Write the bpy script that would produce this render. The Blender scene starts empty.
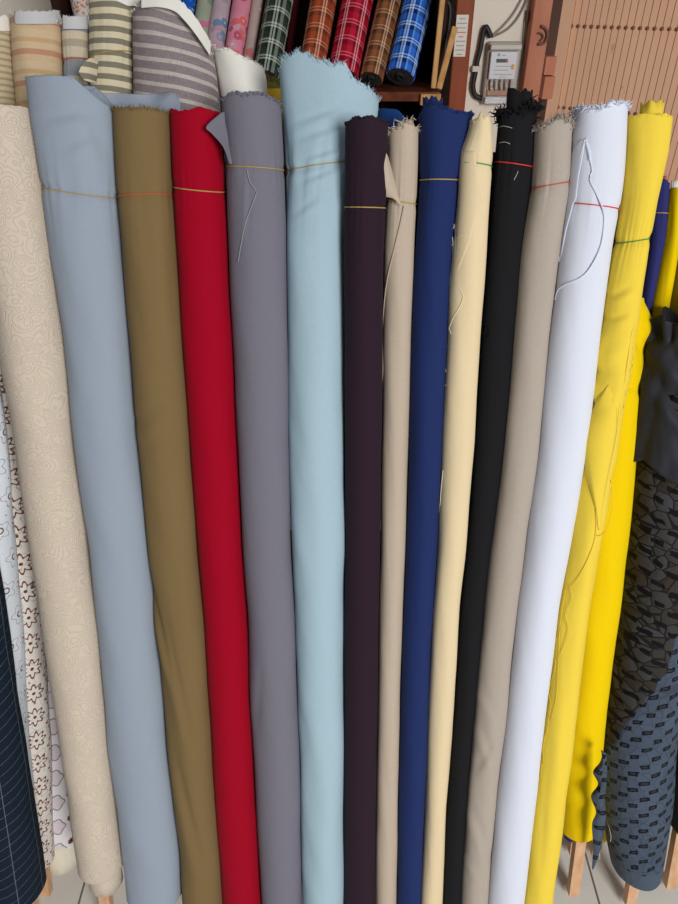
import bpy, math, random
import numpy as np
from mathutils import Vector, noise
random.seed(7)
R = math.radians
SC = bpy.context.scene
COL = SC.collection
# ------------------------------------------------------------------ camera
F, CX, CY = 679.0, 339.0, 452.0
TH = R(35.0); CAMZ = 1.75
cd = bpy.data.cameras.new('camera'); cam = bpy.data.objects.new('camera', cd); COL.objects.link(cam)
cam.location = (0, 0, CAMZ); cam.rotation_euler = (R(90)-TH, 0, 0)
cd.sensor_fit = 'VERTICAL'; cd.sensor_height = 24.0; cd.lens = 24.0*F/904.0; cd.clip_start = .02
SC.camera = cam
CAM = Vector((0, 0, CAMZ))
def ray(x, y):
    a, b = (x-CX)/F, (CY-y)/F
    return Vector((a, math.cos(TH)+b*math.sin(TH), -math.sin(TH)+b*math.cos(TH)))
def atY(x, y, Y):
    d = ray(x, y); return CAM + d*(Y/d.y)
def atZ(x, y, Z):
    d = ray(x, y); return CAM + d*((Z-CAMZ)/d.z)
# ------------------------------------------------------------------ lean frame of the fabric row
LEAN = R(18)
U = Vector((0, math.sin(LEAN), math.cos(LEAN)))
N = Vector((0, -math.cos(LEAN), math.sin(LEAN)))
O = atZ(CX, 900, .10); O.x = 0
def plane(x, y, n):
    """ray of the photo -> (X, S) on the leaning plane at offset n"""
    d = ray(x, y); t = ((O-CAM).dot(N)+n)/d.dot(N); p = CAM+d*t
    return p.x, (p-O).dot(U)
def P(X, S, n): return O + Vector((X, 0, 0)) + U*S + N*n
# ------------------------------------------------------------------ object helpers
def obj(name, verts, faces, mat, parent=None, uvs=None, smooth=True, mats=None, midx=None):
    me = bpy.data.meshes.new(name); me.from_pydata([tuple(v) for v in verts], [], faces)
    if uvs is not None:
        ul = me.uv_layers.new(name='UVMap')
        li = np.zeros(len(me.loops), dtype=np.int32); me.loops.foreach_get('vertex_index', li)
        ul.data.foreach_set('uv', np.asarray(uvs, dtype=np.float32)[li].ravel())
    me.materials.append(mat)
    for m in (mats or []): me.materials.append(m)
    if midx is not None: me.polygons.foreach_set('material_index', midx)
    if smooth: me.polygons.foreach_set('use_smooth', [True]*len(me.polygons))
    me.update()
    o = bpy.data.objects.new(name, me); COL.objects.link(o)
    if parent:
        o.parent = parent; o.matrix_parent_inverse = parent_inv(parent)
    return o
def parent_inv(p):
    from mathutils import Matrix
    m = Matrix.Translation(p.location)
    q = p.parent
    while q: m = m @ Matrix.Identity(4); q = None
    return m.inverted() if p.parent is None else Matrix.Identity(4)
def empty(name, loc, label, cat, group=None):
    o = bpy.data.objects.new(name, None); COL.objects.link(o); o.location = loc
    o.empty_display_size = .05
    return tag(o, label, cat, group)
def tag(o, label=None, cat=None, group=None, kind=None):
    if label: o['label'] = label
    if cat: o['category'] = cat
    if group: o['group'] = group
    if kind: o['kind'] = kind
    return o
class MB:
    def __init__(s): s.v = []; s.f = []; s.uv = []
    def box(s, lo, hi, T=None):
        b = len(s.v)
        for k in range(8):
            p = Vector((hi[0] if k & 1 else lo[0], hi[1] if k & 2 else lo[1], hi[2] if k & 4 else lo[2]))
            s.v.append(T(p) if T else p)
        for q in ((0,2,3,1),(4,5,7,6),(0,1,5,4),(2,6,7,3),(0,4,6,2),(1,3,7,5)): s.f.append(tuple(b+i for i in q))
    def hexa(s, a, c):   # two quads of points
        b = len(s.v); s.v += [Vector(p) for p in a]+[Vector(p) for p in c]
        s.f += [(b+3,b+2,b+1,b), (b+4,b+5,b+6,b+7)]
        for i in range(4):
            j = (i+1) % 4; s.f.append((b+i, b+j, b+4+j, b+4+i))
    def bar(s, p, q, w, d, side=None):
        """square bar from p to q"""
        p, q = Vector(p), Vector(q); ax = (q-p).normalized()
        sd = Vector(side) if side else Vector((1,0,0))
        sd = (sd-ax*sd.dot(ax)).normalized(); fr = ax.cross(sd)
        A = [p+sd*(i*w/2)+fr*(j*d/2) for i, j in ((-1,-1),(1,-1),(1,1),(-1,1))]
        B = [a+(q-p) for a in A]; s.hexa(A, B)
    def tube(s, pts, r, seg=6, closed=False, taper=False):
        pts = [Vector(p) for p in pts]; n = len(pts); b = len(s.v)
        up = Vector((.13, .2, .97))
        for i, p in enumerate(pts):
            a = pts[(i-1) % n] if (i or closed) else pts[0]
            c = pts[(i+1) % n] if (i < n-1 or closed) else pts[-1]
            t = (c-a)
            t = t.normalized() if t.length > 1e-9 else Vector((0,0,1))
            e = t.cross(up)
            e = e.normalized() if e.length > 1e-3 else t.orthogonal().normalized()
            g = t.cross(e)
            rr = r(i/(n-1)) if callable(r) else (r*(1-.8*i/(n-1)) if taper else r)
            for k in range(seg):
                A = 2*math.pi*k/seg; s.v.append(p+e*(rr*math.cos(A))+g*(rr*math.sin(A)))
        m = n if closed else n-1
        for i in range(m):
            i2 = (i+1) % n
            for k in range(seg):
                k2 = (k+1) % seg; s.f.append((b+i*seg+k, b+i*seg+k2, b+i2*seg+k2, b+i2*seg+k))
        if not closed:
            s.f.append(tuple(b+k for k in range(seg))[::-1]); s.f.append(tuple(b+(n-1)*seg+k for k in range(seg)))
    def build(s, name, mat, parent=None, smooth=False):
        return obj(name, s.v, s.f, mat, parent, smooth=smooth)
# ------------------------------------------------------------------ material helpers
def srgb(c):
    return tuple(((v/255)/12.92 if v/255 <= .04045 else ((v/255+.055)/1.055)**2.4) for v in c)+(1,)
class NT:
    def __init__(s, name):
        s.m = bpy.data.materials.new(name); s.m.use_nodes = True; s.t = s.m.node_tree
        s.b = s.t.nodes['Principled BSDF']
    def n(s, ty, **kw):
        d = s.t.nodes.new(ty)
        for k, v in kw.items(): setattr(d, k, v)
        return d
    def l(s, a, b): s.t.links.new(a, b)
    def put(s, sock, v):
        if isinstance(v, (int, float)): sock.default_value = v
        elif isinstance(v, (tuple, list)): sock.default_value = v
        else: s.l(v, sock)
    def math(s, op, a, b=0.0, c=None):
        d = s.n('ShaderNodeMath', operation=op); s.put(d.inputs[0], a); s.put(d.inputs[1], b)
        if c is not None: s.put(d.inputs[2], c)
        return d.outputs[0]
    def uv(s):
        if not hasattr(s, '_uv'):
            s._uvv = s.n('ShaderNodeUVMap').outputs[0]
            q = s.n('ShaderNodeSeparateXYZ'); s.l(s._uvv, q.inputs[0]); s._uv = (q.outputs[0], q.outputs[1])
        return s._uv
    def vec(s, x, y, z=0.0):
        d = s.n('ShaderNodeCombineXYZ'); s.put(d.inputs[0], x); s.put(d.inputs[1], y); s.put(d.inputs[2], z); return d.outputs[0]
    def noise(s, vec, scale, detail=2.0, out=0):
        d = s.n('ShaderNodeTexNoise'); s.l(vec, d.inputs['Vector']); d.inputs['Scale'].default_value = scale
        d.inputs['Detail'].default_value = detail; return d.outputs[out]
    def mix(s, f, a, b, mode='MIX'):
        d = s.n('ShaderNodeMix', data_type='RGBA', blend_type=mode)
        s.put(d.inputs[0], f); s.put(d.inputs[6], a); s.put(d.inputs[7], b); return d.outputs[2]
    def ramp(s, f, stops, interp='CONSTANT'):
        d = s.n('ShaderNodeValToRGB'); d.color_ramp.interpolation = interp
        e = d.color_ramp.elements
        while len(e) > 1: e.remove(e[-1])
        e[0].position = stops[0][0]; e[0].color = stops[0][1]
        for p, c in stops[1:]:
            k = e.new(p); k.color = c
        s.l(f, d.inputs[0]); return d.outputs[0]
    def bump(s, h, strength=.3, dist=.001, nrm=None):
        d = s.n('ShaderNodeBump'); d.inputs['Strength'].default_value = strength; d.inputs['Distance'].default_value = dist
        s.l(h, d.inputs['Height'])
        if nrm is not None: s.l(nrm, d.inputs['Normal'])
        return d.outputs[0]
    def fin(s, col, rough=.85, nrm=None, sheen=.0):
        s.put(s.b.inputs['Base Color'], col); s.put(s.b.inputs['Roughness'], rough)
        if nrm is not None: s.l(nrm, s.b.inputs['Normal'])
        s.b.inputs['Sheen Weight'].default_value = sheen; s.b.inputs['Sheen Roughness'].default_value = .5
        s.b.inputs['Specular IOR Level'].default_value = .12
        return s.m
def plain(name, c, rough=.6, metal=0.0, spec=.4):
    t = NT(name); t.fin(srgb(c), rough); t.b.inputs['Metallic'].default_value = metal
    t.b.inputs['Specular IOR Level'].default_value = spec; return t.m
def weave(t, amt=.35, slub=.5):
    """fine woven relief + slubby tone variation, returns (factor, normal)"""
    u, v = t.uv()
    a = t.noise(t.vec(t.math('MULTIPLY', u, 900), t.math('MULTIPLY', v, 110)), 1.0, 2)
    b = t.noise(t.vec(t.math('MULTIPLY', u, 60), t.math('MULTIPLY', v, 900)), 1.0, 2)
    s_ = t.math('ADD', t.math('MULTIPLY', a, .5), t.math('MULTIPLY', b, .5))
    big = t.noise(t.vec(t.math('MULTIPLY', u, 14), t.math('MULTIPLY', v, 9)), 1.0, 3)
    h = t.math('ADD', s_, t.math('MULTIPLY', big, 3.0))
    return s_, t.bump(h, amt, .0012)
def cloth(name, c, amt=.35, var=.16, sheen=.02, rough=.85):
    t = NT(name); s_, nr = weave(t, amt)
    f = t.math('MULTIPLY', t.math('SUBTRACT', s_, .5), var*2)
    g = t.math('ADD', f, 1.0)
    base = t.n('ShaderNodeRGB'); base.outputs[0].default_value = srgb(c)
    sc = t.n('ShaderNodeVectorMath', operation='SCALE'); t.l(base.outputs[0], sc.inputs[0]); t.l(g, sc.inputs[3])
    return t.fin(sc.outputs[0], rough, nr, sheen)
def wood(name, c, c2, sx=30, sz=3, rough=.5):
    t = NT(name); tc = t.n('ShaderNodeTexCoord').outputs['Object']
    mp = t.n('ShaderNodeMapping'); mp.inputs['Scale'].default_value = (sx, sx, sz); t.l(tc, mp.inputs[0])
    f = t.noise(mp.outputs[0], 1.5, 5)
    return t.fin(t.ramp(f, [(.35, srgb(c)), (.65, srgb(c2))], 'LINEAR'), rough, t.bump(f, .2, .001))
# ------------------------------------------------------------------ rolls
def smooth1(a, k):
    if k < 1: return a
    g = np.exp(-.5*(np.arange(-3*k, 3*k+1)/k)**2); g /= g.sum()
    return np.convolve(np.pad(a, 3*k, mode='edge'), g, mode='valid')
def einterp(x, xs, ys):
    xs = np.asarray(xs); ys = np.asarray(ys)
    o = np.argsort(xs); xs, ys = xs[o], ys[o]
    r = np.interp(x, xs, ys)
    if len(xs) > 1:
        k0 = (ys[1]-ys[0])/(xs[1]-xs[0]); k1 = (ys[-1]-ys[-2])/(xs[-1]-xs[-2])
        r = np.where(x < xs[0], ys[0]+k0*(x-xs[0]), r); r = np.where(x > xs[-1], ys[-1]+k1*(x-xs[-1]), r)
    return r
class Roll:
    """roll of cloth: silhouette rows (y, xl, xr) measured on the photo, seated on the leaning plane"""
    def __init__(s, rows, n=0.0, top=None, ybot=925, ry=None, inset=.4, sm=5, pole=True, backtop=.01):
        inset = min(inset, -.15)
        s.nn = n if isinstance(n, (list, tuple)) else [(0, n), (904, n)]
        s.nS = []
        S, XL, XR, NN = [], [], [], []
        for y, a, b in rows:
            nv = float(np.interp(y, [q[0] for q in s.nn], [q[1] for q in s.nn]))
            x0, s0 = plane(a+inset, y, nv); x1, _ = plane(b-inset, y, nv)
            S.append(s0); XL.append(x0); XR.append(x1); NN.append(nv)
        top = top or [(rows[0][1], rows[0][0]), (rows[0][2], rows[0][0])]
        n0 = s.nn[0][1] if s.nn[0][0] < rows[0][0]+1 else NN[0]
        n0 = NN[0]
        s.tX = []; s.tS = []
        ry0 = ry or float(np.median([(b-a)/2 for a, b in zip(XL, XR)]))
        for x, y in top:
            a, _ = plane(x, y, n0); _, b = plane(x, y, n0+.8*min(ry0, (XR[0]-XL[0])/2*1.2)); s.tX.append(a); s.tS.append(b)
        nb = s.nn[-1][1]
        s.sb = plane(CX, ybot, nb+.9*ry0)[1]
        s.smax = max(s.tS)+.01; s.smin = min(s.tS)
        s.g = np.linspace(s.sb-.02, s.smax+.02, 400)
        kk = int(sm)
        # flat extension above the first row, linear below the last
        S2 = [s.smax+.05]+S; XL2 = [XL[0]]+XL; XR2 = [XR[0]]+XR; NN2 = [NN[0]]+NN
        if rows[0][0] > min(q[1] for q in top)+8:
            pass
        s.L = smooth1(einterp(s.g, S2, XL2), kk); s.Rr = smooth1(einterp(s.g, S2, XR2), kk)
        yy = einterp(s.g, S2, NN2); s.Nn = smooth1(np.interp(s.g, sorted(S2), [v for _, v in sorted(zip(S2, NN2))]), kk)
        w = (s.Rr-s.L)/2
        s.med = float(np.median(w))
        s.ry = ry or s.med
        s.pole = pole; s.backtop = backtop
    def at(s, S):
        l = float(np.interp(S, s.g, s.L)); r = float(np.interp(S, s.g, s.Rr)); n = float(np.interp(S, s.g, s.Nn))
        return (l+r)/2, (r-l)/2, n
    def surf(s, x, y, off=.002):
        nv = s.at(plane(x, y, 0)[1])[2]+s.ry
        for _ in range(22):
            X, S = plane(x, y, nv); cx, rx, n0 = s.at(S)
            q = 1-((X-cx)/rx)**2
            nv = .5*nv+.5*(n0+s.ry*math.sqrt(max(q, 0))+off)
        X, S = plane(x, y, nv)
        return P(X, S, nv)
    def surfN(s, x, y):
        nv = s.at(plane(x, y, 0)[1])[2]+s.ry
        for _ in range(22):
            X, S = plane(x, y, nv); cx, rx, n0 = s.at(S)
            nv = .5*nv+.5*(n0+s.ry*math.sqrt(max(1-((X-cx)/rx)**2, 0)))
        X, S = plane(x, y, nv); return X, S, nv
    def build(s, label, mat, fray=.003, frayfreq=40, wr=.0008, wk=(2.2, 6), ties=(), creases=(), seed=0, thread=None,
              group='fabric rolls', name='fabric_roll', botfray=0, nseg=120, nrow=270, pdx=0, tietw=.0012, flat=0.0):
        seedv = seed*7.31
        tieS = []
        for t in ties:
            (xa, ya), (xb, yb), tc = t[0], t[1], t[2]; sag = t[3] if len(t) > 3 else 0
            A = s.surfN(xa, ya); B = s.surfN(xb, yb); tieS.append((A[0], A[1], B[0], B[1], tc, sag))
        cr = []
        for (xa, ya, xb, yb, dep, wd) in creases:
            A = s.surfN(xa, ya); B = s.surfN(xb, yb); cr.append((A[0], A[1], B[0], B[1], dep, wd))
        V, UV, Fc = [], [], []
        ang = np.linspace(0, 2*math.pi, nseg, endpoint=False)
        stop = []
        cx, rx, n0 = s.at((s.smin+s.smax)/2)
        for a in ang:
            X = cx+rx*math.cos(a); st = float(np.interp(X, *zip(*sorted(zip(s.tX, s.tS)))))
            if math.sin(a) < 0: st -= s.backtop*(-math.sin(a))**.5
            j = noise.noise(Vector((a*frayfreq/22, seedv, 0)))*fray*1.8 + random.uniform(-.6, .6)*fray*random.random()
            stop.append(st+j)
        s.stop = stop
        sj = s.smin-.06
        def place(a, S, k=1.0):
            cx, rx, n0 = s.at(S)
            ca, sa = math.cos(a), math.sin(a)
            X0 = cx+rx*ca
            d = wr*noise.noise(Vector((ca*1.1+seedv+S*3.5, sa*1.1, S*wk[1]*1.1)))*2
            d += wr*.30*noise.noise(Vector((ca*2.6+seedv+S*9, sa*2.6+S*9, S*wk[1]*3.5)))
            for (xa, s1, xb, s2, tc, sag) in tieS:
                ts = s1+(s2-s1)*(X0-xa)/(xb-xa) if xb != xa else s1
                e = S-ts
                d -= tietw*math.exp(-(e/.007)**2)*1.3
                d += tietw*1.2*math.exp(-abs(e)/.035)*noise.noise(Vector((a*5.5+seedv, ts*3+e*4, 3.3)))
            if sa > -.2:
                for (xa, s1, xb, s2, dep, wd) in cr:
                    vx, vs = xb-xa, s2-s1; L2 = vx*vx+vs*vs
                    q = max(0, min(1, ((X0-xa)*vx+(S-s1)*vs)/L2))
                    dx, ds = X0-xa-q*vx, S-s1-q*vs
                    side = (dx*vs-ds*vx)/math.sqrt(L2)
                    dd = (dx*dx+ds*ds)
                    fall = math.sin(math.pi*min(1, max(0, q*.9+.05)))
                    d += dep*fall*(-math.exp(-dd/(wd*wd))+.8*math.exp(-((side-1.6*wd)**2+max(0, dd-side*side))/(1.7*wd*wd)))
            m = k
            return P(cx+(rx*m+d)*ca, S, n0+(s.ry*m+d)*sa)
        sl = sj-.24
        for i in range(nrow+1):
            t = i/nrow
            for k, a in enumerate(ang):
                if t < .36: S = s.sb+(sl-s.sb)*t/.36
                elif t < .8: S = sl+(sj-sl)*(t-.36)/.44
                else:
                    S = sj+(stop[k]-sj)*(t-.8)/.2
                if i == 0 and botfray: S -= random.random()*botfray
                V.append(place(a, S)); UV.append((a*s.med, S))
        for i in range(nrow):
            for k in range(nseg):
                k2 = (k+1) % nseg; Fc.append((i*nseg+k, i*nseg+k2, (i+1)*nseg+k2, (i+1)*nseg+k))
        def ring(f, Sf, prev, flip=False):
            b = len(V)
            for k, a in enumerate(ang): V.append(place(a, Sf(k), f)); UV.append((a*s.med, Sf(k)))
            for k in range(nseg):
                k2 = (k+1) % nseg
                q = (prev+k, prev+k2, b+k2, b+k); Fc.append(q[::-1] if flip else q)
            return b
        pv = nrow*nseg
        for f, dz in ((.965,.001),(.955,.022),(.9,.022),(.885,.004),(.85,.003),(.84,.02),(.78,.02),(.77,.005),(.73,.005),(.72,.02),(.6,.02),(.59,.007),(.54,.007),(.53,.03),(.40,.03),(.385,.012),(.36,.012),(.35,.06),(.02,.06)):
            pv = ring(f, lambda k, f=f, dz=dz: (stop[k]*f+(1-f)*(s.smin+.3*(s.smax-s.smin)))-dz, pv)
        pv = 0
        for f, dz in ((.97,-.004),(.9,-.006),(.88,.004),(.8,.004),(.78,-.004),(.6,-.004),(.58,.004),(.02,.004)):
            pv = ring(f, lambda k, dz=dz: s.sb+dz, pv, True)
        cb, rb, nb = s.at(s.sb)
        # foot of the roll's stick on the floor
        su = (-P(0, 0, nb).z)/U.z+.012
        root = empty(name, P(cb, su, nb), label, 'fabric roll', group)
        s.root = root
        s.cl = obj('cloth', V, Fc, mat, root, UV)
        if s.pole:
            m = MB(); p0 = P(cb, su, nb); m.bar(p0+Vector((pdx,0,0)), P(cb+pdx, s.sb+.03, nb), min(.023, rb*.9), .02); m.build('wooden_pole', MW['stick'], root)
        tm = MB()
        cxt, rxt, nt = s.at(s.smin-.05)
        for (xa, s1, xb, s2, tc, sag) in tieS:
            tb = MB(); pts = []
            for a in np.linspace(0, 2*math.pi, 72, endpoint=False):
                c0, r0, _ = s.at((s1+s2)/2); X0 = c0+r0*math.cos(a)
                S = s1+(s2-s1)*(X0-xa)/(xb-xa) - sag*max(0, math.sin(a))
                cx, rx, n0 = s.at(S)
                base = place(a, S)
                out = (Vector((math.cos(a), 0, 0))+N*math.sin(a))
                pts.append(base+out*.0009)
            tb.tube(pts, .0010, 6, closed=True); tb.build('tie_string', TIE[tc], root, True)
        if thread:
            fm, cnt, ln, rad, curl = thread
            fb = MB()
            for _ in range(cnt):
                a = random.uniform(0, 2*math.pi) if random.random() < .35 else random.uniform(.0, math.pi)
                k = int(a/(2*math.pi)*nseg) % nseg
                p = place(a, stop[k]-.004, random.choice((1.0, 1.0, .96, .88)))
                d = (U+Vector((math.cos(a), 0, 0))*random.uniform(-.3, .9)*curl+N*math.sin(a)*random.uniform(0, .8)*curl+Vector((random.uniform(-.5,.5), 0, 0))).normalized()
                L = ln*random.uniform(.4, 1.3); pts = []; seg = 5
                for q in range(seg+1):
                    pts.append(p.copy()); d = (d+Vector((random.uniform(-1,1), random.uniform(-1,1), random.uniform(-1,.6)))*curl*.55).normalized(); p = p+d*(L/seg)
                fb.tube(pts, rad*random.uniform(.6, 1.3), 4, taper=True)
            fo = fb.build('frayed_edge', fm, root, True); fo['kind'] = 'stuff'
        return s
    def sheet(s, name, rowsLR, mat, off=.003, nx=10, ny=40, curl=None, label=None, jag=0, thick=.0012, offf=None, jagtop=False):
        """loose layer over the roll: rows (y, xl, xr) in the photo, resting at off above the surface"""
        ys = [r[0] for r in rowsLR]; V, Fc, UV = [], [], []
        for i in range(ny+1):
            y = ys[0]+(ys[-1]-ys[0])*i/ny
            a = np.interp(y, ys, [r[1] for r in rowsLR]); b = np.interp(y, ys, [r[2] for r in rowsLR])
            if jag: b += random.uniform(-jag, jag); 
            for j in range(nx+1):
                f = j/nx; x = a+(b-a)*f
                o = off if offf is None else offf(f, i/ny)
                p = s.surf(x, y-(random.uniform(0, 2.6) if (jagtop and i == 0) else 0), o); V.append(p); UV.append((x*.0015, (p-O).dot(U)))
        w = nx+1
        for i in range(ny):
            for j in range(nx): Fc.append((i*w+j, (i+1)*w+j, (i+1)*w+j+1, i*w+j+1))
        o = obj(name, V, Fc, mat, s.root, UV)
        md = o.modifiers.new('thickness', 'SOLIDIFY'); md.thickness = thick; md.offset = 0
        if label: o['label'] = label
        return o
    def threads(s, lines, mat, r=.0006, off=.0012, name='loose_thread'):
        for ln in lines:
            m = MB(); pts = []
            # smooth the pixel polyline
            q = catmull(ln, 6)
            for x, y in q: pts.append(s.surf(x, y, off))
            m.tube(pts, r, 5); m.build(name, mat, s.root, True)
def catmull(p, k):
    p = [p[0]]+list(p)+[p[-1]]; out = []
    for i in range(1, len(p)-2):
        for j in range(k):
            t = j/k
            out.append(tuple(.5*(2*p[i][c]+(p[i+1][c]-p[i-1][c])*t+(2*p[i-1][c]-5*p[i][c]+4*p[i+1][c]-p[i+2][c])*t*t+(3*p[i][c]-p[i-1][c]-3*p[i+1][c]+p[i+2][c])*t**3) for c in range(2)))
    out.append(tuple(p[-2])); return out

MW = {'stick': wood('stick_wood', (218,178,144), (198,152,116), 40, 4),
      'shelf': wood('shelf_wood', (112,58,34), (84,40,24), 25, 25, .45),
      'dark': wood('dark_wood', (52,28,20), (36,20,15), 20, 4, .6),
      'light': wood('light_wood', (205,160,104), (180,130,78), 40, 5, .5)}
TIE = {'gold': plain('gold_string', (176,148,84), .6), 'orange': plain('orange_string', (190,88,58), .6),
       'red': plain('red_string', (212,52,40), .5), 'green': plain('green_string', (70,140,70), .5)}

# ---------------------------------------------------------------- fabric materials
M = {}
M['greyblue'] = cloth('grey_blue_cotton', (152,163,178), .3, .08)
M['olive'] = cloth('olive_cotton', (124,103,68), .35, .14)
M['red'] = cloth('crimson_cotton', (158,0,32), .3, .12)
M['grey'] = cloth('mid_grey_cotton', (118,116,128), .35, .14)
M['lightblue'] = cloth('light_blue_linen', (166,192,205), .4, .12)
M['plum'] = cloth('dark_plum_cotton', (44,29,41), .35, .2)
M['tan'] = cloth('tan_cotton', (190,174,156), .35, .14)
M['navy'] = cloth('navy_cotton', (32,47,96), .35, .2)
M['cream'] = cloth('cream_cotton', (226,206,168), .35, .08)
M['black'] = cloth('black_cotton', (26,26,29), .35, .2)
M['taupe'] = cloth('taupe_cotton', (174,163,152), .4, .14)
M['white'] = cloth('white_cotton', (218,223,238), .3, .04)
M['yellow'] = cloth('lemon_cotton', (238,208,72), .35, .06)
M['yellow2'] = cloth('bright_yellow_cotton', (240,205,0), .3, .05)
M['mustard'] = cloth('mustard_cotton', (196,158,44), .35, .1)
M['blueback'] = cloth('royal_blue_cotton', (38,78,142), .3, .1)
M['indigo'] = cloth('indigo_cotton', (48,50,110), .3, .1)
M['moss'] = cloth('moss_green_cotton', (128,116,34), .35, .1)
M['whiteb'] = cloth('off_white_linen', (232,230,222), .35, .05)
M['brownlace'] = cloth('dark_brown_voile', (62,50,44), .5, .3)
THG = plain('grey_thread', (158,156,166), .8); THC = plain('cream_thread', (240,228,196), .8)
M['charcoal'] = cloth('charcoal_cotton', (46,48,54), .4, .15, rough=.55)
M['creamwrap'] = cloth('cream_wrap', (224,218,200), .4, .06)
def mat_jacquard():
    t = NT('beige_jacquard'); u, v = t.uv()
    vec = t.vec(t.math('MULTIPLY', u, 1.0), v)
    w = t.noise(vec, 22, 1, 1)
    ad = t.n('ShaderNodeVectorMath', operation='SCALE'); t.l(w, ad.inputs[0]); ad.inputs[3].default_value = .045
    av = t.n('ShaderNodeVectorMath', operation='ADD'); t.l(vec, av.inputs[0]); t.l(ad.outputs[0], av.inputs[1])
    vo = t.n('ShaderNodeTexVoronoi'); vo.inputs['Scale'].default_value = 46; t.l(av.outputs[0], vo.inputs['Vector'])
    d = t.math('SINE', t.math('MULTIPLY', vo.outputs['Distance'], 34))
    f = t.math('POWER', t.math('MAXIMUM', d, 0.0), 2.0)
    col = t.mix(t.math('MULTIPLY', f, .36), srgb((212,197,180)), srgb((180,164,144)))
    s_, nr = weave(t, .2); return t.fin(col, .7, t.bump(f, .5, .0010, nr), .05)
M['jacquard'] = mat_jacquard()
def stripes(name, period, stops, warp=.004, edge=None, grain=.35, slant=0.0):
    t = NT(name); u, v = t.uv()
    w = t.noise(t.vec(t.math('MULTIPLY', u, 10), t.math('MULTIPLY', v, 8)), 1, 1)
    vv = t.math('ADD', t.math('ADD', v, t.math('MULTIPLY', w, warp)), t.math('MULTIPLY', u, slant))
    f = t.math('FRACT', t.math('DIVIDE', vv, period))
    c = t.ramp(f, [(p, srgb(q)) for p, q in stops], 'CONSTANT')
    s_, nr = weave(t, .5)
    g = t.math('ADD', 1-grain/2, t.math('MULTIPLY', t.math('SUBTRACT', s_, .3), grain*1.2))
    sc = t.n('ShaderNodeVectorMath', operation='SCALE'); t.l(c, sc.inputs[0]); t.l(g, sc.inputs[3]); out = sc.outputs[0]
    return t.fin(out, .9, nr, .05)
def plaid(name, us, vs, pu, pv, base):
    t = NT(name); u, v = t.uv()
    fu = t.math('FRACT', t.math('DIVIDE', u, pu)); fv = t.math('FRACT', t.math('DIVIDE', v, pv))
    a = t.ramp(fu, [(p, srgb(q)) for p, q in us]); b = t.ramp(fv, [(p, srgb(q)) for p, q in vs])
    c = t.mix(.5, a, b)
    s_, nr = weave(t, .4); return t.fin(c, .85, nr)
def floral(name, bg, cols, scale=60):
    t = NT(name); u, v = t.uv(); vec = t.vec(u, v)
    vo = t.n('ShaderNodeTexVoronoi'); vo.inputs['Scale'].default_value = scale; t.l(vec, vo.inputs['Vector'])
    nz = t.noise(vec, scale*2.6, 3)
    d = t.math('ADD', vo.outputs['Distance'], t.math('MULTIPLY', t.math('SUBTRACT', nz, .5), .35))
    sel = t.n('ShaderNodeSeparateColor'); t.l(vo.outputs['Color'], sel.inputs[0])
    pc = t.ramp(sel.outputs[0], [(i/len(cols), srgb(c)) for i, c in enumerate(cols)])
    m = t.math('LESS_THAN', d, .45); m2 = t.math('LESS_THAN', d, .13)
    bgc = t.mix(t.noise(vec, 35, 2), srgb(bg), srgb(tuple(min(255, int(x*1.15)) for x in bg)))
    c = t.mix(m, bgc, pc); c = t.mix(m2, c, srgb((228,206,190)))
    s_, nr = weave(t, .3); return t.fin(c, .85, nr)
def cellgrid(t, pu, pv, stagger=.5):
    u, v = t.uv()
    rv = t.math('DIVIDE', v, pv); row = t.math('FLOOR', rv)
    ru = t.math('ADD', t.math('DIVIDE', u, pu), t.math('MULTIPLY', t.math('MODULO', t.math('ABSOLUTE', row), 2.0), stagger))
    a = t.math('MULTIPLY', t.math('SUBTRACT', t.math('FRACT', ru), .5), pu); b = t.math('MULTIPLY', t.math('SUBTRACT', t.math('FRACT', rv), .5), pv)
    return a, b
def star(t, a, b, r0, amp, k, w):
    r = t.math('SQRT', t.math('ADD', t.math('MULTIPLY', a, a), t.math('MULTIPLY', b, b))); th = t.math('ARCTAN2', b, a)
    rr = t.math('ADD', r0, t.math('MULTIPLY', t.math('COSINE', t.math('MULTIPLY', th, k)), amp))
    return t.math('LESS_THAN', t.math('ABSOLUTE', t.math('SUBTRACT', r, rr)), w), r
def mat_starflower():
    t = NT('brown_star_embroidery'); t.uv(); t._uv = (t.math('ADD', t._uv[0], .014), t._uv[1]); a, b = cellgrid(t, .092, .058, 0.0)
    m, r = star(t, a, b, .0165, .0042, 8.0, .0022); dot = t.math('LESS_THAN', r, .0035)
    uv0 = t._uv; t._uv = (t.math('ADD', uv0[0], .046), t.math('ADD', uv0[1], .029)); a, b = cellgrid(t, .092, .058, 0.0); t._uv = uv0
    m2, r2 = star(t, a, b, .0165, .0042, 8.0, .0022); m = t.math('MAXIMUM', m, m2); dot = t.math('MAXIMUM', dot, t.math('LESS_THAN', r2, .0035))
    u, v = t.uv(); w = t.noise(t.vec(u, v), 30, 1)
    vine = t.math('LESS_THAN', t.math('ABSOLUTE', t.math('SUBTRACT', t.math('FRACT', t.math('MULTIPLY', w, 5)), .5)), .03)
    c = t.mix(vine, srgb((222,216,210)), srgb((150,140,136)))
    c = t.mix(t.math('MAXIMUM', m, dot), c, srgb((116,66,34)))
    s_, nr = weave(t, .3); return t.fin(c, .85, t.bump(m, .6, .001, nr))
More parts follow.
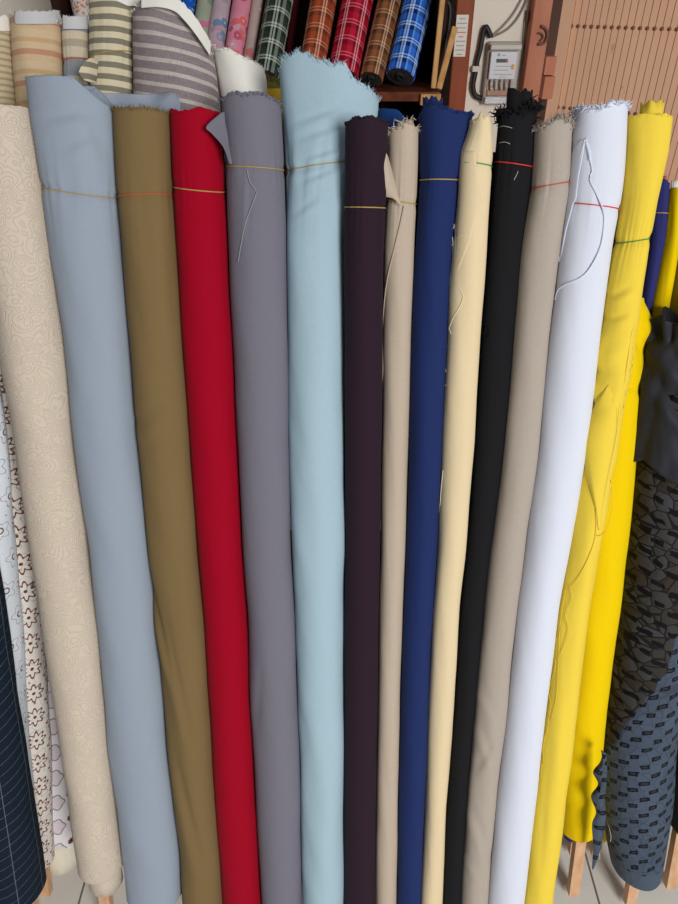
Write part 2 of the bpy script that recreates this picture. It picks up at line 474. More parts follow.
def mat_motif():
    t = NT('grey_motif_embroidery'); a, b = cellgrid(t, .080, .068, .0)
    a = t.math('SUBTRACT', .016, a)
    a1 = t.math('ADD', a, .016)
    m, r = star(t, a1, b, .0195, .0018, 5.0, .0017)
    inn = t.math('LESS_THAN', r, .018)
    a2 = t.math('SUBTRACT', a, .018); b2 = t.math('SUBTRACT', b, .014)
    r2 = t.math('SQRT', t.math('ADD', t.math('MULTIPLY', a2, a2), t.math('MULTIPLY', b2, b2)))
    th = t.math('ARCTAN2', b2, a2)
    rim = t.math('ADD', .0085, t.math('MULTIPLY', t.math('COSINE', t.math('MULTIPLY', th, 10.0)), .0010))
    dot = t.math('LESS_THAN', r2, rim)
    c = t.mix(inn, srgb((228,224,230)), srgb((216,206,212)))
    c = t.mix(m, c, srgb((150,142,142))); c = t.mix(dot, c, srgb((122,76,48)))
    c = t.mix(t.math('LESS_THAN', r2, .0030), c, srgb((60,34,24)))
    s_, nr = weave(t, .3); return t.fin(c, .85, t.bump(t.math('MAXIMUM', m, dot), .6, .001, nr))
def mat_lace():
    t = NT('white_lace'); a, b = cellgrid(t, .050, .060)
    m, r = star(t, a, b, .016, .004, 5.0, .0009)
    dot = t.math('LESS_THAN', t.math('ABSOLUTE', t.math('SUBTRACT', r, .0055)), .0013)
    u, v = t.uv(); sp = t.math('GREATER_THAN', t.noise(t.vec(u, v), 190, 1), .73)
    c = t.mix(m, srgb((222,228,236)), srgb((160,164,172)))
    c = t.mix(sp, c, srgb((70,52,46))); c = t.mix(dot, c, srgb((120,84,62)))
    s_, nr = weave(t, .3); return t.fin(c, .85, nr)
def mat_darkcheck():
    t = NT('dark_navy_windowpane'); u, v = t.uv()
    w = t.noise(t.vec(u, v), 200, 2)
    l1 = t.math('LESS_THAN', t.math('FRACT', t.math('DIVIDE', t.math('ADD', v, t.math('MULTIPLY', u, .35)), .023)), .045)
    l2 = t.math('LESS_THAN', t.math('FRACT', t.math('DIVIDE', u, .058)), .025)
    m = t.math('MULTIPLY', t.math('MAXIMUM', l1, l2), t.math('MULTIPLY', w, .36))
    c = t.mix(m, srgb((22,34,48)), srgb((190,200,214)))
    s_, nr = weave(t, .35); return t.fin(c, .8, nr)
def mat_cutout():
    t = NT('slate_cutout_fabric'); u, v = t.uv()
    w = t.noise(t.vec(u, v), 45, 2)
    a, b = cellgrid(t, .043, .0205)
    b = t.math('ADD', b, t.math('MULTIPLY', t.math('SUBTRACT', t.noise(t.vec(v, u), 70, 2), .5), .006))
    a = t.math('ADD', a, t.math('MULTIPLY', t.math('SUBTRACT', w, .5), .014))
    bb = t.math('ADD', b, t.math('MULTIPLY', a, .25))
    hx = t.math('LESS_THAN', t.math('ABSOLUTE', a), .0098); hy = t.math('LESS_THAN', t.math('ABSOLUTE', bb), .0050)
    hole = t.math('MULTIPLY', hx, hy)
    mid = t.math('MULTIPLY', t.math('LESS_THAN', t.math('ABSOLUTE', a), .0050), t.math('LESS_THAN', t.math('ABSOLUTE', bb), .0020))
    vo = t.n('ShaderNodeTexVoronoi', feature='DISTANCE_TO_EDGE'); vo.inputs['Scale'].default_value = 40; t.l(t.vec(u, v), vo.inputs['Vector'])
    edge = t.math('LESS_THAN', vo.outputs['Distance'], .03)
    tone = t.mix(t.noise(t.vec(u, v), 12, 2), srgb((56,67,82)), srgb((80,92,110)))
    c = t.mix(t.math('MULTIPLY', edge, .35), tone, srgb((30,36,46)))
    c = t.mix(hole, c, srgb((12,13,18))); c = t.mix(mid, c, srgb((44,52,64)))
    h = t.math('SUBTRACT', t.math('MINIMUM', t.math('MULTIPLY', vo.outputs['Distance'], 2.0), .6), t.math('MULTIPLY', hole, 1.2))
    s_, nr = weave(t, .3)
    lim = t.math('GREATER_THAN', v, .075)
    c = t.mix(lim, srgb((72,84,100)), c)
    return t.fin(c, .7, t.bump(h, .7, .002, nr), .05)
def mat_cutdark():
    t = NT('dark_burnout_voile'); u, v = t.uv()
    w = t.noise(t.vec(u, v), 38, 2); w2 = t.noise(t.vec(v, u), 45, 2)
    a, b = cellgrid(t, .043, .0205)
    a = t.math('ADD', a, t.math('MULTIPLY', t.math('SUBTRACT', w, .5), .026)); b = t.math('ADD', t.math('ADD', b, t.math('MULTIPLY', t.math('SUBTRACT', w2, .5), .012)), t.math('MULTIPLY', a, .35))
    hole = t.math('MULTIPLY', t.math('LESS_THAN', t.math('ABSOLUTE', a), .010), t.math('LESS_THAN', t.math('ABSOLUTE', b), .0052))
    vo = t.n('ShaderNodeTexVoronoi', feature='DISTANCE_TO_EDGE'); vo.inputs['Scale'].default_value = 40; t.l(t.vec(u, v), vo.inputs['Vector'])
    vc = t.n('ShaderNodeTexVoronoi'); vc.inputs['Scale'].default_value = 40; t.l(t.vec(u, v), vc.inputs['Vector'])
    q = t.n('ShaderNodeSeparateColor'); t.l(vc.outputs['Color'], q.inputs[0])
    tone = t.mix(q.outputs[0], srgb((46,42,38)), srgb((66,70,78)))
    tone = t.mix(t.math('MULTIPLY', t.noise(t.vec(u, v), 18, 2), .8), tone, srgb((58,50,38)))
    c = t.mix(t.math('LESS_THAN', vo.outputs['Distance'], .04), tone, srgb((26,26,28)))
    c = t.mix(hole, c, srgb((14,14,18)))
    s_, nr = weave(t, .3); return t.fin(c, .75, t.bump(t.math('MINIMUM', vo.outputs['Distance'], .3), 1.0, .006, nr), .0)
M['starflower'] = mat_starflower(); M['motif'] = mat_motif(); M['lace'] = mat_lace()
M['darkcheck'] = mat_darkcheck(); M['cutout'] = mat_cutout(); M['cutdark'] = mat_cutdark()
M['fine_stripe'] = stripes('beige_fine_stripe', .0095, [(0,(206,190,158)),(.6,(172,156,126))])
M['peach_stripe'] = stripes('peach_stripe_linen', .046, [(0,(212,184,146)),(.20,(196,146,118)),(.38,(214,190,156)),(.60,(204,170,126)),(.74,(214,190,156))], .006)
M['blue_stripe'] = stripes('grey_blue_stripe_linen', .066, [(0,(148,150,152)),(.22,(206,194,172)),(.45,(176,166,146)),(.62,(210,196,170)),(.80,(146,152,160))], .003)
M['khaki_stripe'] = stripes('khaki_stripe_linen', .0172, [(0,(224,212,182)),(.52,(136,132,114))], .006, slant=-.06)
M['mauve_stripe'] = stripes('mauve_stripe_linen', .0178, [(0,(152,140,142)),(.66,(206,196,190))], .012, grain=.8, slant=-.20)
GREEN = plaid('green_plaid', [(0,(50,62,52)),(.28,(30,40,34)),(.40,(200,210,196)),(.5,(44,56,46)),(.56,(200,210,196)),(.66,(30,40,34)),(.8,(150,160,146))],
    [(0,(48,58,50)),(.3,(28,36,30)),(.62,(196,204,190)),(.72,(60,70,60)),(.8,(190,200,186)),(.9,(60,70,60))], .050, .046, None)
ORANGE = plaid('rust_plaid', [(0,(176,84,48)),(.3,(120,50,34)),(.45,(236,196,170)),(.52,(176,84,48)),(.6,(236,196,170)),(.68,(120,50,34))],
    [(0,(168,76,44)),(.35,(110,48,34)),(.65,(226,170,140)),(.72,(160,70,44)),(.85,(226,170,140)),(.92,(160,70,44))], .050, .046, None)
REDP = plaid('red_plaid', [(0,(196,40,70)),(.3,(120,8,24)),(.45,(250,190,200)),(.52,(196,40,70)),(.6,(250,190,200)),(.68,(150,8,28))],
    [(0,(180,20,44)),(.35,(110,6,22)),(.65,(236,130,150)),(.72,(180,20,50)),(.85,(236,130,150)),(.92,(170,14,40))], .050, .046, None)
BROWN = plaid('brown_plaid', [(0,(150,96,62)),(.3,(92,54,36)),(.45,(226,196,164)),(.52,(150,96,62)),(.6,(226,196,164)),(.68,(92,54,36))],
    [(0,(140,86,54)),(.35,(84,50,34)),(.65,(206,168,132)),(.72,(130,80,50)),(.85,(206,168,132)),(.92,(130,80,50))], .046, .046, None)
BLUE = plaid('blue_plaid', [(0,(60,120,220)),(.3,(14,40,130)),(.42,(200,228,250)),(.50,(90,160,236)),(.58,(230,244,255)),(.66,(14,40,130)),(.9,(120,190,244))],
    [(0,(40,100,206)),(.35,(12,24,90)),(.62,(190,220,250)),(.70,(40,90,200)),(.8,(190,220,250)),(.88,(30,80,190))], .050, .046, None)

# ================================================================ FRONT ROW
def fr(mat, c, n, ln, r, curl): return (mat, n, ln, r, curl)
r = Roll([(105,-36,34),(240,-12,51),(340,0,64),(440,18,75),(540,31,88),(640,46,101),(740,62,110),(870,80,124)], n=0.0,
         top=[(-36,104),(0,104),(33,106)], ybot=882)
r.build('cream beige jacquard roll with raised swirl pattern at left end of front row', M['jacquard'], .002, ties=[], wr=.0012, seed=1,
        thread=(M['jacquard'], 120, .006, .0005, .8))
m = MB(); cb, rb, nb = r.at(r.sb)
# inner layers poking out at the foot
V=[];Fc=[]
def stub(parent, cx, n, s0, s1, rad, mat, name='inner_layer', jag=.002, label=None, ry=None):
    ry = ry or rad
    V, Fc, UV = [], [], []; k = 40
    for i, (S, f) in enumerate([(s0, .0), (s0, .85), (s0+.003*(1 if s1 > s0 else -1), 1.0), (s0+(s1-s0)*.3, 1.03), (s0+(s1-s0)*.6, .98), (s1, 1.0), (s1, .88), (s1-.006*(1 if s1 > s0 else -1), .86), (s1-.006*(1 if s1 > s0 else -1), 0.01)]):
        for q in range(k):
            a = 2*math.pi*q/k; j = noise.noise(Vector((a*3, S*30, cx*9)))
            V.append(P(cx+rad*f*(1+.05*j)*math.cos(a), S+(j*jag*3 if i in (5, 6) else 0), n+ry*f*(1+.05*j)*math.sin(a))); UV.append((a*rad, S))
    for i in range(8):
        for q in range(k):
            q2 = (q+1) % k; f4 = (i*k+q, i*k+q2, (i+1)*k+q2, (i+1)*k+q); Fc.append(f4 if s1 > s0 else f4[::-1])
    o = obj(name, V, Fc, mat, parent, UV)
    if label: o['label'] = label
    return o
stub(r.root, cb+.008, nb+.004, r.sb+.01, r.sb-.048, rb*.72, M['jacquard'], ry=r.ry*.72, label='frayed cream inner layer showing below the hem')

r = Roll([(76,27,112),(90,30,114),(110,32,115),(140,37,117),(185,44,119),(240,50,121.5),(340,65,130),(440,76,138.5),(540,89,148.5),(640,101,159),(740,109,167.5),(840,122,179),(904,129,183)], n=.004,
         top=[(27,75),(84,78),(92,86),(104,98),(116,106)], ybot=911, ry=.048, backtop=-.007)
r.build('pale grey-blue cotton roll with flared open top, between beige and olive rolls', M['greyblue'], .0012, ties=[((44,186),(119,198),'gold',.004)],
        wr=.0016, seed=2, tietw=.0022, creases=[(40,120,100,112,.002,.008),(60,150,110,130,.0015,.008),(88,110,108,165,.002,.010),(110,700,160,690,.0012,.006)],
        thread=(M['greyblue'], 60, .004, .0004, .8))
# back layer flaring out behind the olive and red rolls
def freesheet(parent, name, grid, mat, thick=.0012, label=None, jagtop=0):
    """grid: rows of (x, y, n) control points, bilinear subdivided"""
    rows = []
    G = [[Vector(plane(x, y, n)+(n,)) for x, y, n in row] for row in grid]
    def lerpc(pts, t):
        k = min(int(t), len(pts)-2); f = t-k
        p0 = pts[max(k-1, 0)]; p1 = pts[k]; p2 = pts[k+1]; p3 = pts[min(k+2, len(pts)-1)]
        return .5*(2*p1+(p2-p0)*f+(2*p0-5*p1+4*p2-p3)*f*f+(3*p1-p0-3*p2+p3)*f**3)
    V, Fc, UV = [], [], []; K = 8
    na, nb_ = (len(G)-1)*K+1, (len(G[0])-1)*K+1
    for i in range(na):
        cols = [lerpc([G[a][b] for a in range(len(G))], i/K) for b in range(len(G[0]))]
        for j in range(nb_):
            q = lerpc(cols, j/K)
            s_ = q[1]+(random.uniform(-jagtop, jagtop) if i == 0 else 0)
            V.append(P(q[0], s_, q[2])); UV.append((q[0], q[1]))
    for i in range(na-1):
        for j in range(nb_-1): Fc.append((i*nb_+j, (i+1)*nb_+j, (i+1)*nb_+j+1, i*nb_+j+1))
    o = obj(name, V, Fc, mat, parent, UV); md = o.modifiers.new('thickness', 'SOLIDIFY'); md.thickness = thick
    if label: o['label'] = label
    return o
freesheet(r.root, 'loose_flap', [[(92,92,-.045),(112,93,-.075),(135,94,-.07),(155,94,-.075),(172,92,-.062),(178,96,-.055)],
                                 [(92,108,-.045),(112,109,-.068),(135,108,-.068),(150,110,-.065),(166,104,-.058),(180,112,-.055)],
                                 [(92,150,-.045),(112,150,-.055),(130,150,-.058),(145,150,-.06),(158,145,-.056),(170,140,-.055)]], M['greyblue'], jagtop=.001,
          label='back layer of cloth spreading open to the right')

r = Roll([(107,114,169),(195,118,174),(240,122,176),(340,130,182.5),(440,138.5,190),(540,148.5,197),(640,159.5,205),(740,168,212),(840,179,219),(904,183,223)], n=.006,
         top=[(114,105),(120,107),(150,108),(170,109)], ybot=922)
OL = r.build('olive brown cotton roll with orange string, next to the crimson roll', M['olive'], .004, ties=[((118,196),(174,195),'orange',-.0)],
        wr=.0014, seed=3, creases=[(134,425,178,400,.0035,.008),(142,450,182,425,.003,.008),(148,560,175,690,.0042,.006),(165,620,196,760,.0034,.008),(172,740,205,880,.0042,.010),(168,240,176,330,.001,.006)],
        thread=(M['olive'], 260, .009, .0005, .6))

r = Roll([(108,171,222),(195,174,225),(240,176.5,228),(340,183,233),(440,190.5,237.5),(540,197.5,242),(604,203,247),(704,209.5,251),(804,215,256),(904,223,262)], n=.0,
         top=[(171,107),(185,110),(222,108)], ybot=925)
r.build('crimson red cotton roll left of the mid grey roll', M['red'], .0025, ties=[((174,186),(225,192),'gold',.004)], wr=.0008, seed=4,
        thread=(M['red'], 90, .004, .0005, .8), creases=[(200,760,245,900,.001,.01),(205,800,235,780,.001,.008)])

r = Roll([(98,221,279),(115,223,281),(165,226.5,284),(240,228.5,286),(340,233.5,287.5),(440,238,288.5),(540,242.5,291),(604,247.5,294),(704,251.5,298),(804,256.5,301),(904,262,301.5)], n=.004,
         top=[(221,98),(230,94),(250,92),(270,94),(279,101)], ybot=928)
GR = r.build('mid grey cotton roll with a torn corner hanging over the crimson roll', M['grey'], .004, ties=[((226,166),(284,170),'gold',.002)], wr=.0010, seed=5,
        thread=(M['grey'], 320, .007, .0008, 1.6), creases=[(262,660,255,740,.0015,.008),(250,165,248,240,.0012,.004)])
freesheet(r.root, 'loose_flap', [[(224,112,.035),(221,113,.040),(217,116,.046)],[(225,122,.035),(214,122,.047),(206,127,.058)],[(227,133,.036),(218,134,.047),(212,134,.052)],[(229,148,.040),(226,148,.046),(223,147,.05)],[(232,164,.044),(230,164,.046),(229,163,.048)]],
          M['grey'], jagtop=.001, label='torn grey corner sticking out to the left')
r.threads([[(247,170),(250,182),(256,192),(252,205),(245,225),(241,245),(238,262)]], THG, .0007, .0015)

r = Roll([(60,279,380),(75,280,380),(95,281,380),(118,282.5,380),(150,285,366),(190,286.5,352),(240,286.5,344.5),(340,288,344.5),(440,289.5,344.5),(540,291.5,344.5),(604,294.5,344),(704,298.5,343.5),(804,301.5,343.5),(904,302,343.5)], n=[(60,-.028),(120,-.028),(240,-.004),(900,.004)],
         top=[(279,68),(283,60),(287,56),(291,60),(298,51),(303,54),(309,52),(315,58),(322,61),(328,60),(333,64),(340,60),(346,60),(349,66),(353,74),(358,79),(366,83),(374,88),(380,93)], ybot=930, ry=.042, sm=4, backtop=.03)
r.build('light blue linen roll with tall frayed flaring top, tallest in the front row', M['lightblue'], .006, frayfreq=30, ties=[((286,171),(352,161),'gold',.0)],
        wr=.0016, seed=6, tietw=.0024, creases=[(290,125,345,105,.0018,.006),(295,140,350,122,.0016,.006),(300,160,350,145,.0022,.005),(300,182,345,165,.0018,.005),(292,215,320,195,.0012,.006),(291,432,320,437,.0008,.004),(292,535,340,532,.0010,.004)],
        thread=(M['lightblue'], 320, .009, .0006, .7))

r = Roll([(118,345,388),(205,345,386),(240,344.5,383.5),(340,344.5,382.5),(440,345,381.5),(540,345,380),(604,344.5,379),(704,344,377.5),(804,343.8,376),(904,343.5,375)], n=[(118,.046),(240,.034),(500,.01),(904,.004)],
         top=[(345,120),(352,117),(388,118)], ybot=932)
r.build('dark plum almost black cotton roll in front of the light blue roll', M['plum'], .003, ties=[((345,207),(386,208),'gold',.001)], wr=.0006, seed=7,
        thread=(M['plum'], 120, .004, .0007, 1.2))

r = Roll([(128,388,418),(150,388,418),(205,386.5,416),(240,384,414),(340,383,411),(440,382,408.5),(540,380.5,406),(604,379.5,403),(704,378,399.5),(804,376.5,398),(904,375.5,396.5)], n=[(118,.0),(500,.0),(904,.002)],
         top=[(388,130),(400,124),(408,123),(418,126)], ybot=928)
TN = r.build('narrow tan cotton roll with folded-back corner, between plum and navy rolls', M['tan'], .004, ties=[((386,200),(416,204),'gold',.001)], wr=.0008, seed=8,
        thread=(M['tan'], 110, .013, .0014, 1.5))
freesheet(r.root, 'loose_flap', [[(383,155,.052),(386,153,.054),(388,156,.05)],[(380,166,.056),(386,166,.058),(392,170,.045)],[(383,180,.054),(389,182,.050),(396,186,.038)],[(385,192,.044),(392,195,.040),(400,201,.032)],[(386,197,.038),(394,199,.036),(401,206,.030)]],
          M['tan'], jagtop=.001, label='tan corner folded back over the dark plum roll')
r.threads([[(404,206),(400,225),(394,250),(388,275),(384.5,300),(383,330),(383,370),(382,390)]], M['tan'], .0010, .001)

r = Roll([(108,419,474),(125,419,471),(150,420,466),(180,420,460),(240,416,452),(295,413,449),(340,411.5,447),(440,409,441.5),(540,406.5,438),(604,403.5,433),(704,400,428),(804,398,425),(904,396.8,420)], n=[(108,.006),(904,.004)],
         top=[(419,112),(422,104),(432,102),(440,106),(462,109),(474,110)], ybot=926, ry=.032)
r.build('navy blue cotton roll between the narrow tan and cream rolls', M['navy'], .004, ties=[((420,180),(456,179),'gold',.001)], wr=.0010, seed=9,
        thread=(M['navy'], 150, .006, .0008, 1.2), creases=[(408,650,420,645,.001,.004)])
stub(r.root, r.at(1.3)[0]-.009, r.at(1.3)[2]+.004, r.smin-.05, r.smax-.004, .015, M['navy'], label='inner navy layer standing above the rim', jag=.003)

r = Roll([(116,472,489),(128,470,491),(140,466,492),(152,460,492.5),(165,459.5,492),(200,457.5,490),(240,454.5,487),(295,449.5,483),(340,447.5,479.5),(440,442,474),(540,438.5,466),(604,433.5,459.5),(704,428.5,454),(804,425.3,446),(904,420.5,442)], n=[(116,.028),(240,.020),(904,.004)],
         top=[(472,119),(478,115),(489,118)], ybot=929, sm=2, ry=.025)
CR = r.build('cream cotton roll tapering to a torn tip, beside the black roll', M['cream'], .003, ties=[((459,163),(492,166),'green',.0)], wr=.0009, seed=10,
        thread=(M['cream'], 60, .006, .0007, 1.4))
r.sheet('overlap_layer', [(151,461,474),(160,460,476),(200,458,481),(240,456,470),(270,453,458)], M['cream'], .0010, thick=.0008, label='torn outer layer ending below the tip')
r.threads([[(455,225),(452,232),(453,245),(452,262),(450,280),(449,300)],[(454,224),(456,240),(454,262),(452,285),(450,300)],
           [(452,245),(458,237),(466,236),(474,240)],[(452,290),(458,287),(463,296),(460,306),(453,318),(449,328),(445,330)],[(449,328),(451,334)],[(446,324),(450,331)],
           [(447,345),(445,360),(446,372)],[(446,385),(440,387),(434,390)],[(443,470),(441,490),(440,505),(438,515)]], THC, .0006, .0012)

r = Roll([(110,500,536),(130,497.5,536),(165,495,535),(240,488,525),(340,480,516),(440,474.5,507),(540,466.5,492),(604,460,484),(704,454.5,475),(804,446.5,466),(904,442.5,460)], n=[(110,-.012),(440,-.008),(904,.002)],
         top=[(500,112),(512,108),(534,104)], ybot=927)
BK = r.build('black cotton roll with ragged crinkled top and red string', M['black'], .005, ties=[((495,162),(523,164),'red',.001)], wr=.0006, seed=11,
        thread=(M['black'], 330, .016, .0019, 1.9))
st = stub(r.root, r.at(1.35)[0]+.005, r.at(1.35)[2], r.smin-.05, r.smax+.010, .019, M['black'], jag=.003, label='ragged inner black layer above the rim')
r.threads([[(498,128),(503,126),(512,128)],[(499,143),(505,142),(510,144)],[(514,180),(517,174),(518,171)]], M['whiteb'], .0003, .0012)
r.threads([[(485,330),(487,326),(490,331),(488,338),(484,336),(485,330)]], M['black'], .0005, .003)

r = Roll([(128,535,571),(190,532,568.5),(240,522.5,561),(340,513.5,548),(440,505,538.5),(540,492.5,525.5),(604,484.5,516.5),(704,475.5,507),(804,466.5,495),(904,460.5,487)], n=.004,
         top=[(535,128),(542,122),(556,117),(571,124)], ybot=929)
TP = r.build('taupe grey cotton roll left of the white roll', M['taupe'], .004, ties=[((531,189),(568,182),'orange',.0)], wr=.0010, seed=12,
        thread=(M['taupe'], 420, .012, .0009, 1.5), creases=[(484,640,512,655,.0024,.005),(482,690,500,720,.003,.006),(478,720,498,770,.003,.007),(472,770,495,740,.0026,.006),(470,800,492,860,.003,.008),(465,850,485,880,.0025,.006)])

r = Roll([(102,573,625),(120,573,625),(150,571,624),(190,566.5,621),(240,561.5,611.5),(340,548.5,598),(440,539,587),(500,531,577),(540,526,570),(604,517,558),(704,507.5,545.5),(804,495.5,534.5),(904,487.5,523)], n=[(100,.006),(904,.006)],
         top=[(573,104),(580,104),(592,108),(598,104),(603,100),(625,102)], ybot=932)
WH = r.build('white cotton roll with red string and dangling torn selvedge', M['white'], .003, ties=[((565,203),(618,208),'red',.001)], wr=.0008, seed=13,
        thread=(M['white'], 300, .009, .0013, 1.6), creases=[(530,500,560,488,.0008,.006)])
r.sheet('overlap_layer', [(139,582,585),(146,576,584),(155,571,583),(175,568,579),(200,567,576),(202,563,574),(230,559,566),(262,556,560)], M['white'], .004, label='loose torn layer along the left edge')
r.threads([[(584,140),(580,150),(578,165),(574,185),(571,200)],[(586,138),(589,155),(592,170),(590,180),(597,195),(603,210),(604,225),(600,248),(590,268),(580,278),(566,284),(558,290),(555,300)]], M['white'], .0011, .002)
r.threads([[(585,140),(583,148),(580,158)],[(586,142),(589,152),(590,160)]], M['white'], .0022, .0025, 'torn_selvedge')

r = Roll([(112,627,671),(150,627,667),(200,624,656),(240,617,648.5),(265,611,645),(290,606,641),(303,605.5,639),(317,604,637),(330,603,635),(340,598.5,633.5),(353,594.5,632.5),(360,594,631.5),(372,597,630),(380,593.5,628),(387,589.5,626.5),(400,589.5,623),(407,592.5,622),(413,589,621),(427,583.5,619),(440,581,617.5),(457,581,615),(473,580,610.5),(507,575.5,606),(540,571,600),(604,558.5,588.5),(704,546,577),(804,534.8,565),(904,523.5,552)], n=[(100,.012),(904,.006)],
         top=[(627,113),(640,114),(671,115)], ybot=934, sm=1)
YL = r.build('lemon yellow cotton roll at right end of the front row', M['yellow'], .002, ties=[((617,243),(648,239),'green',.0)], wr=.0012, seed=14, tietw=.002,
        thread=(M['yellow'], 70, .004, .0005, .8), creases=[(604,298,632,285,.003,.006),(598,322,630,312,.003,.006),(594,352,628,335,.003,.006),(590,380,620,370,.0035,.007),(586,412,618,380,.004,.008),(582,440,606,428,.003,.007),(612,420,590,470,.004,.006),(570,700,560,800,.0015,.008),(548,740,540,880,.0015,.006)])
stub(r.root, r.at(r.smin)[0]+.003, r.at(r.smin)[2], r.smin-.02, r.smin+.019, .0165, M['yellow'], label='yellow inner core of cloth standing above the rim')
r.sheet('overlap_layer', [(385,608,609),(395,602,613),(410,592,617),(430,584.5,617),(450,582,613.5),(470,586,609),(490,591,605),(510,596,602),(530,598.5,599.5)], M['yellow'], nx=16, ny=50, offf=lambda f, t: .0006+.009*math.sin(math.pi*t)*(1-f)**.7*(.25+.75*min(1, f*6)), label='twisted outer layer folding across the roll')
r.sheet('selvedge', [(322,634.5,636),(335,631,634.5),(380,624.5,629.5),(400,620,624.5),(425,617,619)], M['yellow'], .0008, jag=1.5, ny=60, nx=3, thick=.0008, label='frayed yellow selvedge along the right edge')
r.threads([[(590,470),(594,490),(596,510),(595,540),(580,575),(570,590)],[(611,480),(612,505),(608,525),(602,535),(597,536)],[(566,590),(563,605),(560,625),(556,640),(549,655),(545,680)],[(570,585),(572,600),(566,615),(569,630),(565,645),(558,660)],
           [(558,635),(552,650),(556,665),(549,690),(551,705),(546,730),(543,750),(541,778)],[(553,650),(549,680),(546,700),(548,725),(543,745),(544,765)],[(560,625),(557,690),(551,720)]], M['yellow'], .0006, .003)
# ================================================================ RIGHT, SECOND ROW
r = Roll([(300,585,641),(308,585,645),(322,585,650.5),(330,585,649),(341,586,641.5),(355,587,641.5),(380,588,640),(388,588,636),(393,588,639.5),(440,584,637),(540,575,628),(604,571,619.5),(704,562,607),(760,559,600),(845,556,592.5)], n=[(300,-.075),(904,-.075)],
         top=[(585,306),(625,296),(638,297),(641,301)], ybot=840, sm=1)
Y2 = r.build('bright yellow shorter roll on a wooden stick, behind the lemon roll', M['yellow2'], .003, wr=.0016, seed=15, tietw=.003,
        creases=[(632,318,640,352,.004,.008),(600,390,640,384,.003,.006),(565,770,598,760,.002,.006),(562,800,595,790,.002,.006),(560,820,592,818,.0015,.005)], pdx=.014, group='short rolls behind the front row')
r.pole = True
r = Roll([(400,640,720),(440,637.5,718),(540,629,708),(604,620,696),(704,606,678),(760,602,673),(800,603.5,670),(840,608,664),(868,613,658),(886,620,652)], n=[(300,-.055),(904,-.055)],
         top=[(643,400),(660,400),(720,400)], ybot=888, ry=.062, sm=4)
DK = r.build('slate blue-grey cutout fabric roll standing on a wooden stick at far right', M['cutout'], .004, wr=.0013, seed=16, wk=(2.4, 9),
        creases=[(612,856,660,852,.002,.005),(610,840,664,836,.002,.005),(618,868,655,866,.002,.004)], thread=None, group='short rolls behind the front row')
r.sheet('dark_overlay', [(395,640,690),(440,638,700),(540,629,705),(604,620,690),(640,616,676),(665,612,668),(700,609,646),(720,606,632),(745,602,614),(752,602,606)], M['cutdark'], .007, jag=4, nx=14, ny=60,
        label='darker voile layer draped over the upper part of the slate fabric')
freesheet(r.root, 'loose_flap', [[(603,752,.0),(601,750,.02),(606,754,.025)],[(600,762,.01),(603,764,.022),(607,764,.02)],[(593,772,.010),(599,774,.020),(607,776,.02)],[(598,784,.010),(602,785,.020),(606,788,.018)],[(591,796,.012),(598,798,.022),(605,802,.018)],[(596,812,.012),(601,813,.020),(606,816,.016)],[(592,824,.012),(598,826,.018),(604,832,.015)],[(593,845,.012),(597,846,.015),(601,848,.013)],[(592,868,.012),(593,870,.012),(595,866,.012)]], M['cutout'], label='ragged slate strip hanging over the bright yellow roll')
r.threads([[(600,860),(599,845),(601,828),(604,818),(608,824),(611,836),(610,842)]], M['whiteb'], .0005, .004)
# gathered charcoal cloth knotted at the top of the slate roll
V, Fc, UV = [], [], []
k = 180; NR = 44
for i in range(NR):
    t = i/(NR-1)
    for q in range(k):
        a = 2*math.pi*q/k
        S0 = plane(680, 455, -.055)[1]; S1 = plane(680, 318, -.055)[1]
        S = S0+(S1-S0)*t
        cx_, rx_, n_ = r.at(min(S, r.smin-.01))
        f = 1.16-.09*min(1, t/.5)
        if t > .80: f *= 1-.16*math.sin(min(1, (t-.80)/.10)*math.pi/2)*(1 if t < .90 else 1-1.2*(t-.90)/.10)
        w = noise.noise(Vector((math.cos(a)*2.2, math.sin(a)*2.2, t*3.4)))*.10+noise.noise(Vector((math.cos(a)*5, math.sin(a)*5, t*5+3)))*.05
        w += .035*math.sin((a*1.3+t*5)*3.2)*math.sin(math.pi*min(1, t*1.1))
        if t > .82:
            w += .11*math.sin(a*12+9*t+noise.noise(Vector((a*2, 0, 0)))*5)*min(1, (t-.82)/.07); S += .010*math.sin(a*7+1)*(t-.82)/.18
        for o1, am in ((.52, 1.0), (.28, .8)):
            e = t-(o1+.34*((a-1.6)/1.4)); w += am*(.09*math.exp(-(e/.05)**2)-.06*math.exp(-((e-.10)/.05)**2))
        S += -.05*(1-t)*max(0, math.sin(a+.5))+.02*noise.noise(Vector((a*1.5, 4, t)))
        V.append(P(cx_+rx_*(f+w)*math.cos(a), S, n_+.062*(f+w)*math.sin(a))); UV.append((a*.05, S))
for i in range(NR-1):
    for q in range(k):
        q2 = (q+1) % k; Fc.append((i*k+q, i*k+q2, (i+1)*k+q2, (i+1)*k+q))
o = obj('gathered_top', V, Fc, M['charcoal'], r.root, UV); md = o.modifiers.new('t', 'SOLIDIFY'); md.thickness = .002
o['label'] = 'charcoal cloth gathered and knotted at the top'
r = Roll([(500,730,800),(700,690,760),(780,670,735),(830,670,716),(850,675,704)], n=-.09, top=[(730,420),(800,420)], ybot=846)
r.build('dark charcoal roll just entering the frame at the right edge', M['charcoal'], .002, seed=17, pdx=-.030, group='short rolls behind the front row')
